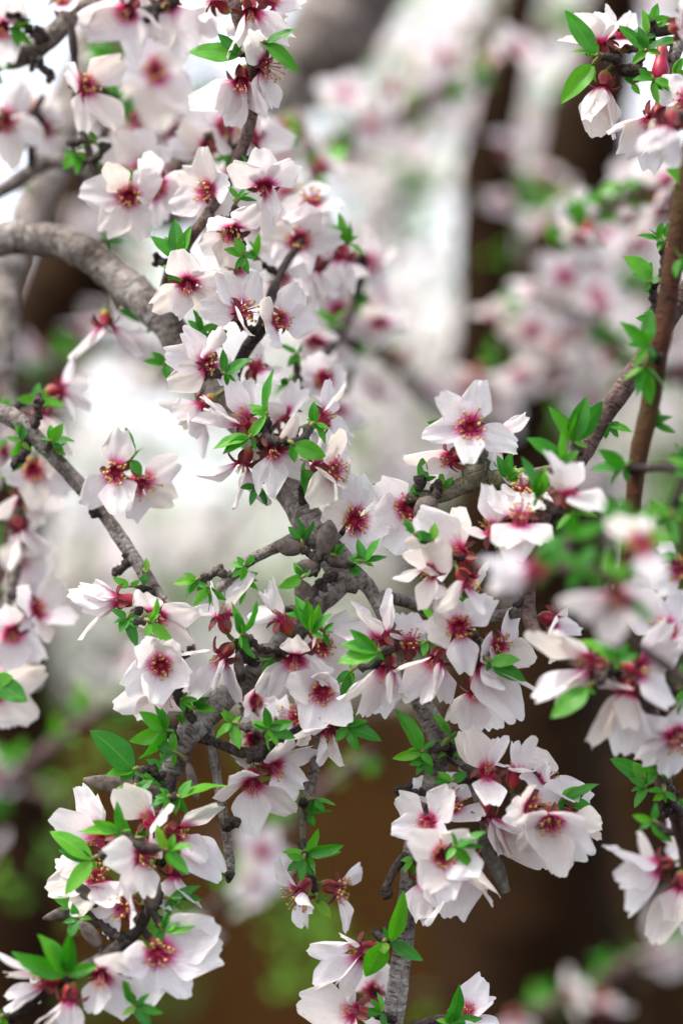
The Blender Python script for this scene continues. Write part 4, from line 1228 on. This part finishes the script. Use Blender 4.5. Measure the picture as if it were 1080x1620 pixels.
# ------------------------------------------------------------------ leaves
T = leaf_tuft
for a in ((22, 42, 1.055, [(52, 28), (52, 72), (30, 75)]), (-12, 112, 1.06, [(24, 106), (5, 130)]), (378, 88, .99, [(298, 78), (346, 54)]), (420, 68, .99, [(474, 114), (470, 46)]),
          (190, 160, 1.09, [(168, 122), (214, 178), (180, 185)]), (216, 284, 1.05, [(174, 263), (226, 238), (250, 258)]), (283, 410, 1.0, [(238, 372), (276, 344), (302, 358)]),
          (386, 405, .99, [(354, 392), (405, 408), (392, 434), (372, 376)]), (548, 386, 1.05, [(496, 358), (536, 336), (580, 402), (556, 352)]), (378, 315, 1.0, [(406, 318), (366, 318), (400, 304)]),
          (318, 525, 1.01, [(308, 488), (344, 512), (296, 505)]), (262, 575, 1.03, [(226, 572), (268, 604), (240, 556)]), (356, 592, .985, [(353, 552), (396, 566), (376, 604)]), (422, 655, .975, [(430, 584), (390, 638)]),
          (396, 692, .975, [(422, 656), (334, 706), (350, 716), (404, 712)]), (464, 704, .965, [(516, 722)], 1.5), (498, 670, .98, [(495, 636), (516, 702), (522, 680)]), (478, 745, .98, [(502, 797), (506, 760), (488, 790)]),
          (405, 770, .99, [(396, 800), (420, 762), (425, 800)]), (535, 750, 1.0, [(552, 738), (556, 760)]), (575, 890, .975, [(600, 850), (612, 880), (566, 852), (592, 896)]), (572, 792, 1.0, [(578, 752), (606, 782), (594, 764)]),
          (655, 846, .95, [(678, 842), (640, 838)]), (718, 672, 1.0, [(676, 670), (698, 654)]), (905, 698, .96, [(868, 644), (916, 652), (926, 628), (956, 634)]), (886, 732, .95, [(834, 690), (862, 712), (890, 678), (914, 714)]),
          (802, 758, .975, [(786, 720), (832, 738), (822, 760), (806, 712)]), (848, 788, .94, [(828, 722), (866, 738), (850, 745)]), (988, 738, .92, [(934, 740), (944, 712), (992, 746), (960, 768)]), (1024, 548, .915, [(980, 510), (1030, 486), (1000, 580), (990, 545)]),
          (1018, 580, .92, [(1006, 628), (985, 600), (1056, 612), (1030, 640)]), (1028, 446, .96, [(988, 402), (1010, 420)], 1.5), (1052, 378, .96, [(1058, 352), (1040, 400)]), (1092, 742, .88, [(1056, 722), (1066, 752)], 1.4),
          (943, 88, .975, [(893, 16), (902, 82)]), (938, 102, .98, [(886, 162)], 1.2), (1020, 58, .985, [(1018, 12)]), (1022, 80, .975, [(978, 36), (1082, 58), (998, 100), (1008, 42)]), (1032, 126, .97, [(1078, 152), (1000, 124), (1042, 166), (1070, 140)]),
          (1000, 132, .99, [(985, 115), (1010, 150)]), (1090, 292, .93, [(1052, 268), (1060, 300)], 1.3), (382, 1004, .97, [(366, 952), (410, 948), (394, 1026), (374, 970)]), (492, 1000, .97, [(468, 940), (488, 948), (522, 968), (505, 955)]),
          (512, 1000, .975, [(528, 985), (500, 985)]), (478, 914, .975, [(441, 930), (468, 896), (492, 900)]), (598, 1032, .96, [(553, 996), (536, 1016), (532, 1048)]), (556, 1062, .975, [(540, 1108), (530, 1080), (560, 1085)]),
          (425, 1152, .965, [(420, 1118), (464, 1142), (468, 1168), (424, 1190), (400, 1140), (440, 1180)]), (368, 1144, .975, [(340, 1166), (380, 1184), (354, 1122)]), (550, 1150, .98, [(604, 1168), (530, 1172), (566, 1188), (580, 1138)]),
          (202, 978, .975, [(180, 986), (222, 976), (218, 1024), (190, 1000)]), (238, 985, .97, [(234, 1010), (276, 1022), (252, 945)]), (212, 1218, .975, [(149, 1150), (168, 1225)], 1.25), (262, 1156, .975, [(204, 1176), (222, 1124), (242, 1114), (224, 1206), (255, 1120)]),
          (-6, 1078, 1.03, [(46, 1110)], 1.5), (192, 1316, .955, [(146, 1298), (124, 1318), (186, 1268), (180, 1340)]), (146, 1360, .96, [(78, 1314), (104, 1412), (90, 1345)]), (118, 1432, .965, [(84, 1420), (95, 1438)]),
          (266, 1346, .945, [(246, 1304), (306, 1334), (300, 1382), (272, 1372)]), (212, 1252, .97, [(242, 1234), (198, 1288), (225, 1275)]), (284, 1262, .965, [(302, 1234), (357, 1236), (296, 1288), (275, 1290)]), (268, 1422, .965, [(322, 1420), (318, 1400), (290, 1440)]),
          (258, 1472, .95, [(318, 1456), (285, 1450)]), (106, 1542, .935, [(18, 1510), (64, 1474), (112, 1472), (158, 1524), (88, 1488)]), (216, 1592, .94, [(194, 1544), (258, 1602), (238, 1572), (240, 1625)]), (484, 1352, .99, [(446, 1346), (474, 1374), (506, 1312), (544, 1336), (502, 1384), (540, 1350)]),
          (502, 1426, .99, [(524, 1452), (520, 1418)]), (666, 1190, .98, [(630, 1120), (620, 1200), (688, 1172)]), (712, 1166, .985, [(686, 1126), (700, 1140)]), (714, 1236, .98, [(690, 1226), (738, 1222)]),
          (720, 1340, .945, [(768, 1312), (766, 1336), (746, 1372)], 1.2), (888, 1266, .975, [(944, 1236), (942, 1280), (915, 1245)], 1.1), (618, 1490, .975, [(640, 1408), (668, 1516), (650, 1500)]), (607, 1490, .97, [(578, 1548)], 1.6), (708, 1620, .975, [(730, 1558), (764, 1612), (690, 1612)], 1.1),
          (974, 1046, .905, [(918, 1008), (1008, 1034), (992, 1018), (950, 1020)]), (930, 1088, .915, [(870, 1132)], 1.3), (900, 850, .84, [(846, 872), (905, 808), (958, 828), (880, 826)], 1.2), (985, 850, .83, [(958, 786), (1042, 800), (1064, 852), (1042, 884), (985, 790)], 1.2),
          (915, 898, .81, [(880, 870), (940, 862), (900, 935), (955, 925)]), (868, 895, .815, [(840, 868), (885, 860), (850, 930)]), (1000, 960, .82, [(1040, 930), (960, 985), (1035, 985)]), (1060, 820, .88, [(1090, 790), (1030, 790), (1070, 860)]), (958, 905, .82, [(938, 930), (960, 870)]), (905, 812, .93, [(880, 840), (930, 790), (945, 815)]), (1018, 1232, .98, [(966, 1200), (1000, 1205)], 1.3), (1082, 1090, .93, [(1068, 1130), (1076, 1050)]),
          (774, 1048, .965, [(822, 1042), (832, 1076)], 1.3), (692, 990, .975, [(668, 958), (704, 968)]), (675, 1015, .97, [(690, 985), (705, 1020)]), (208, 728, 1.01, [(200, 674), (224, 706)]), (36, 722, 1.04, [(18, 746), (52, 700), (30, 690)]), (56, 632, 1.05, [(28, 632), (76, 622), (106, 642)]),
          (188, 488, 1.06, [(230, 512)]), (170, 380, 1.08, [(160, 366), (190, 382), (175, 395)]), (205, 928, 1.0, [(185, 930), (222, 918)]), (232, 905, 1.0, [(232, 882)]), (1030, 1300, 1.04, [(1040, 1270), (1000, 1290), (1060, 1330)]), (470, 560, 1.05, [(440, 545), (455, 580)])):
    T(*a)

# small tufts scattered along the near twigs
_near = [n_ for n_ in NODES if n_[2] < .006]
for k in range(190):
    q_, o_, r_ = rng.choice(_near)
    d_ = (q_ - CAM_POS).dot(FWD)
    x0 = 540 + (q_ - CAM_POS).dot(RIGHT) / (PXM * d_); y0 = 810 - (q_ - CAM_POS).dot(UP) / (PXM * d_)
    if not (-20 < x0 < 1100 and -20 < y0 < 1640): continue
    a0 = rng.uniform(0, 6.28)
    bx, by = x0 + 14 * math.cos(a0), y0 + 14 * math.sin(a0)
    if any(math.hypot(hx - bx, hy - by) < 34 and hd > d_ - .02 for hx, hy, hd in HEARTS): continue
    leaf_tuft(bx, by, d_ - rng.uniform(-.008, .012), [(bx + rng.uniform(18, 40) * math.cos(a0 + w), by + rng.uniform(18, 40) * math.sin(a0 + w)) for w in (-.7, 0, .8)], 1.0, o_)

# ------------------------------------------------------------------ branches behind, out of focus
BG = 'out of focus blossoms on the branches behind'
bgset = [
    ('blurred dark twig slanting through the pale blossoms behind', [(300, 330, 1.62, 12), (440, 262, 1.55, 11), (520, 225, 1.5, 11), (600, 200, 1.48, 11), (690, 150, 1.45, 10), (800, 90, 1.5, 8)], 15, 55),
    ('blurred grey twig dipping behind the wide open blossom', [(440, 440, 1.5, 13), (545, 512, 1.5, 14), (610, 560, 1.5, 13), (690, 640, 1.52, 12), (800, 690, 1.6, 10)], 15, 50),
    ('blurred twig with dusky blossoms beside the dark far trunk', [(1130, 250, 1.5, 14), (1010, 330, 1.45, 13), (930, 400, 1.42, 12), (860, 470, 1.42, 12), (790, 560, 1.45, 11), (740, 640, 1.5, 9)], 24, 60),
    ('blurred high branch loaded with white blossoms', [(1160, -10, 2.4, 16), (980, 20, 2.3, 15), (820, 80, 2.25, 14), (720, 130, 2.25, 12), (600, 240, 2.3, 10)], 0, 75),
    ('blurred branch of pale blossoms reaching below the high branch', [(760, 40, 2.6, 13), (690, 170, 2.5, 13), (640, 300, 2.4, 12), (600, 420, 2.4, 11), (560, 520, 2.4, 9)], 0, 80),
    ('blurred low twig with scattered blossoms over the brown soil', [(1180, 1430, 1.6, 14), (1040, 1500, 1.55, 13), (930, 1560, 1.55, 12), (830, 1610, 1.6, 10)], 10, 60),
    ('blurred leafy twig under the ragged blossoms', [(250, 1500, 1.5, 12), (360, 1420, 1.45, 11), (430, 1340, 1.42, 10), (520, 1240, 1.4, 9), (590, 1190, 1.4, 8)], 4, 40),
    ('blurred twig with round blossoms beside the long bud scale', [(-120, 1300, 1.5, 14), (0, 1250, 1.42, 12), (60, 1200, 1.4, 11), (150, 1130, 1.42, 10), (260, 1090, 1.5, 8)], 7, 55),
    ('blurred twig behind the arching limb and the umbrella-like blossom', [(-120, 760, 1.7, 14), (30, 640, 1.65, 12), (130, 560, 1.6, 10), (230, 560, 1.62, 9), (330, 640, 1.7, 8)], 13, 60),
    ('blurred pale twig behind the purple-brown branch', [(1200, 640, 1.5, 12), (1080, 600, 1.45, 11), (980, 560, 1.42, 10), (930, 480, 1.45, 8)], 12, 55),
    ('blurred twig of blossoms deep behind the crowded upper bunch', [(180, 90, 1.3, 12), (300, 170, 1.28, 11), (400, 290, 1.28, 10), (470, 420, 1.3, 10), (560, 560, 1.32, 9)], 16, 55),
    ('blurred twig between the crowded upper bunch and the leaf fan', [(470, 170, 1.27, 8), (512, 340, 1.21, 8), (560, 480, 1.2, 8), (545, 650, 1.22, 6)], 12, 50),
    ('blurred twig just behind the upright grey stem', [(-90, 480, 1.25, 9), (30, 680, 1.19, 8), (8, 880, 1.18, 8), (-20, 1080, 1.2, 6)], 10, 45),
    ('blurred twig behind the ragged-hemmed hanging blossom', [(1150, 230, 1.2, 9), (1050, 290, 1.2, 8), (960, 330, 1.22, 7), (880, 400, 1.24, 6)], 9, 45),
    ('blurred twig crossing the dark forked trunk', [(1080, 480, 1.7, 9), (960, 440, 1.65, 9), (860, 330, 1.65, 8), (800, 240, 1.7, 6)], 9, 60),
    ('blurred twig deep behind the thin hanging twig', [(130, -30, 1.22, 8), (200, 110, 1.18, 8), (270, 200, 1.17, 7), (350, 250, 1.17, 6)], 9, 45),
]
for lab, pts, nb, sp in bgset:
    rt = branch(lab, pts, M_BARKP, name='almond_twig', cat='twig', sides=8, step=.012, group='blurred twigs behind', grow=False)
    P, R = catmull([at(x, y, d) for x, y, d, r in pts], [r * PXM * d for x, y, d, r in pts], .012)
    for k in range(nb):
        i = rng.randint(1, len(P) - 2)
        d_ = (P[i] - CAM_POS).dot(FWD)
        off = vw(rng.gauss(0, 1), rng.gauss(0, 1), rng.gauss(0, .8)) * (sp * PXM * d_ * .55)
        if off.length < .012: off = off.normalized() * .012
        if off.length > .045: off = off.normalized() * .045
        f = (off.normalized() + vw(rng.uniform(-.6, .6), rng.uniform(-.9, .3), rng.uniform(0, .9))).normalized()
        heart = P[i] + off
        q = P[i]
        base = heart - f * .009
        if (base - q).length > .014:
            t = q.lerp(base, .72)
            add_spur(rt, q, t, .0020, .0014)
            q = t
        ring_blossom(heart, f, 'soft white blossom on the ' + lab, BG, open_=rng.choice((62, 76, 90)), q=q)
    for k in range(14 if nb <= 10 else int(nb * .6)):
        i = rng.randint(1, len(P) - 2)
        d_ = (P[i] - CAM_POS).dot(FWD)
        NODES.append((P[i], rt, R[i]))
        x0 = 540 + (P[i] - CAM_POS).dot(RIGHT) / (PXM * d_); y0 = 810 - (P[i] - CAM_POS).dot(UP) / (PXM * d_)
        bx, by = x0 + rng.uniform(-22, 22), y0 + rng.uniform(-22, 22)
        leaf_tuft(bx, by, d_, [(bx + rng.uniform(-38, 38), by + rng.uniform(-40, 22)) for _ in range(4)], 1.3, rt)

# more bloom on the two upper twigs and the dusky one, deeper and softer, too many to count
_extra = []
for lab, pts, nb, sp in [bgset[3], bgset[4], bgset[3], bgset[4], bgset[0], bgset[1]]:
    P, _ = catmull([at(x, y, d + (.8 if nb else 0)) for x, y, d, r in pts], [1] * len(pts), .012)
    P = np.array([tuple(p) for p in P])
    q = P[nrng.integers(0, len(P), 18)] + nrng.normal(size=(18, 3)) * np.array([.045, .07, .045])
    _extra.append(q)
_extra = np.concatenate(_extra)
# masses of bloom further in on the same trees, nobody could count these
def joined_blossoms(name, centers):
    """five cupped petals each, all in one mesh"""
    Vs, Us, Fs, off = [], [], [], 0
    src = []
    for me in PETALS_LOW:
        co = np.empty(len(me.vertices) * 3, np.float32); me.vertices.foreach_get('co', co)
        src.append((co.reshape(-1, 3), np.array([tuple(p.vertices) for p in me.polygons])))
    nu_, nv_ = 4, 5
    uvb = np.array([(i / nu_, j / nv_) for j in range(nv_ + 1) for i in range(nu_ + 1)], np.float32)
    for c in centers:
        f = Vector((rng.gauss(0, 1), rng.gauss(-.5, 1), rng.gauss(-.1, .8))).normalized()
        ux = axis_frame(f); ax, ay = ux.col[0].xyz, ux.col[1].xyz
        a0 = rng.uniform(0, 6.28); op = rng.choice((55, 72, 88)); L = L0 * rng.uniform(.85, 1.1)
        for k in range(5):
            a = a0 + 2 * math.pi * k / 5 + rng.uniform(-.15, .15)
            o_ = math.radians(op + rng.uniform(-14, 14))
            dv = (ax * math.cos(a) + ay * math.sin(a)) * math.sin(o_) + f * math.cos(o_)
            R3 = np.array(frame_from(dv, f).to_3x3())
            co, fa = src[rng.randrange(len(src))]
            Vs.append(co @ R3.T * L + c); Us.append(uvb); Fs.append(fa + off); off += len(co)
    V = np.concatenate(Vs); F = np.concatenate(Fs); U = np.concatenate(Us)
    me = bpy.data.meshes.new(name)
    me.vertices.add(len(V)); me.vertices.foreach_set('co', V.ravel().astype(np.float32))
    me.loops.add(F.size); me.loops.foreach_set('vertex_index', F.ravel().astype(np.int32))
    me.polygons.add(len(F)); me.polygons.foreach_set('loop_start', (np.arange(len(F)) * 4).astype(np.int32)); me.polygons.foreach_set('loop_total', np.full(len(F), 4, np.int32))
    lay = me.uv_layers.new(name='UVMap'); lay.data.foreach_set('uv', U[F.ravel()].ravel())
    me.polygons.foreach_set('use_smooth', np.ones(len(F), bool))
    me.materials.append(M_PETAL); me.update(calc_edges=True); me.validate()
    return me


def mass_along(paths, n, sig, thr=-.02):
    out = []
    for pts in paths:
        P, _ = catmull([at(*p) for p in pts], [1] * len(pts), .02)
        P = np.array([tuple(p) for p in P])
        q = P[nrng.integers(0, len(P), n)] + nrng.normal(size=(n, 3)) * sig
        out.append(q[np.array([noise.noise(Vector(tuple(v * 5.0))) > thr for v in q])])
    return np.concatenate(out)


mpaths = [[(1250, -60, 2.6), (1000, -10, 2.5), (700, 60, 2.5), (600, 160, 2.5), (540, 320, 2.6)], [(560, -80, 2.7), (640, 230, 2.6), (560, 420, 2.7), (600, 620, 2.8)],
          [(1250, 420, 2.7), (1080, 520, 2.6), (960, 640, 2.6)], [(60, 560, 2.9), (180, 500, 2.8), (330, 560, 2.8)], [(200, -40, 2.2), (330, 130, 2.2), (430, 380, 2.2)],
          [(1000, -120, 3.2), (760, 10, 3.2), (520, 160, 3.2)], [(-20, 640, 3.2), (150, 760, 3.2), (330, 700, 3.3), (450, 640, 3.3)], [(40, 980, 3.0), (220, 900, 3.0), (420, 960, 3.1)]]
far_twigs = new_root('almond_branch', at(1250, -60, 2.6), 'bundle of far branches dissolving into blur behind everything', 'branch')
for pts in mpaths:
    add_limb(far_twigs, [(x, y, d, 9) for x, y, d in pts], M_BARKP, name='far_twig', sides=6, step=.05, grow=False)
for pts in mpaths:
    P, _ = catmull([at(*p) for p in pts], [1] * len(pts), .03)
    for k in range(9):
        a = P[rng.randrange(len(P))]
        b = a + Vector((rng.gauss(0, 1), rng.gauss(0, 1), rng.gauss(.2, 1))).normalized() * rng.uniform(.10, .22)
        pp, rr = catmull([a, a.lerp(b, .5) + Vector((0, 0, .012)), b], [.005, .0035, .0018], .03)
        v, f, uv = tube(pp, rr, 5, 0, 1, 0, 1, far_twigs.location)
        link('side_twig', mesh('side_twig', v, f, M_BARKP, uv), far_twigs)
c = mass_along(mpaths, 330, .10, 0.0)
c = np.concatenate([c, _extra]) - np.array(tuple(far_twigs.location))
mo = link('blossom_mass', joined_blossoms('blossom_mass', c), far_twigs); mo['kind'] = 'stuff'
lpaths = [[(-80, 1230, 1.9), (120, 1270, 1.8), (60, 1380, 1.9)], [(330, 1320, 1.9), (430, 1390, 1.9), (470, 1490, 2.0)], [(560, 1560, 2.0), (800, 1580, 2.1), (1040, 1540, 2.1)],
          [(1000, 640, 2.0), (880, 590, 2.0), (740, 620, 2.0)], [(560, 380, 2.4), (680, 290, 2.4), (760, 330, 2.3)], [(240, 1000, 2.6), (400, 760, 2.6)]]
for pts in lpaths:
    add_limb(far_twigs, [(x, y, d, 7) for x, y, d in pts], M_BARKP, name='far_twig', sides=6, step=.05, grow=False)
c = np.concatenate([mass_along(mpaths, 100, .11, -.3), mass_along(lpaths, 20, .045, -.5)]) - np.array(tuple(far_twigs.location))
mo = link('leaf_mass', mass_mesh('leaf_mass', c, .024, GREEN, 3, None, True), far_twigs); mo['kind'] = 'stuff'

# neighbouring tree: dark forked trunk close behind
nt = new_root('almond_tree', at(815, 900, 2.05) * 1.0, 'dark brown forked trunk of the neighbouring almond tree behind the mossy stub', 'tree')
nt.location.z = 0
_b = nt.location.copy()
_p, _r = catmull([_b + Vector((0, 0, -.1)), _b + Vector((.02, 0, .6)), at(830, 1250, 2.05), at(815, 900, 2.05), at(800, 690, 2.02)], [.125, .10, .082, .056, .050], .03)
_v, _f, _uv = tube(_p, _r, 16, .2, 14, .1, 8, _b, 8)
link('trunk', mesh('trunk', _v, _f, M_TRUNK, _uv), nt)
add_limb(nt, [(798, 720, 2.02, 74), (772, 540, 2.0, 56), (772, 400, 2.0, 54), (778, 260, 2.0, 46), (800, 100, 2.0, 36), (850, -120, 2.0, 24)], M_TRUNK, sides=14, step=.03, freq=30, grow=False)
add_limb(nt, [(802, 730, 2.02, 64), (850, 540, 2.05, 60), (900, 380, 2.1, 70), (925, 240, 2.1, 72), (960, 60, 2.1, 46), (1010, -150, 2.05, 26)], M_TRUNK, sides=14, step=.03, freq=30, grow=False)
nt2 = new_root('almond_tree', at(20, 1300, 2.5), 'olive brown trunk standing behind the arching limb and the slanting twig', 'tree')
nt2.location.z = 0
_b = nt2.location.copy()
_p, _r = catmull([_b + Vector((0, 0, -.1)), _b + Vector((0, 0, .5)), at(15, 1250, 2.5), at(5, 900, 2.5), at(40, 640, 2.5), at(110, 450, 2.5), at(180, 220, 2.5), at(260, -60, 2.5), at(330, -400, 2.5)], [.09, .07, .056, .050, .048, .062, .050, .04, .03], .03)
_v, _f, _uv = tube(_p, _r, 16, .2, 14, .1, 8, _b, 9)
link('trunk', mesh('trunk', _v, _f, M_TRUNK, _uv), nt2)
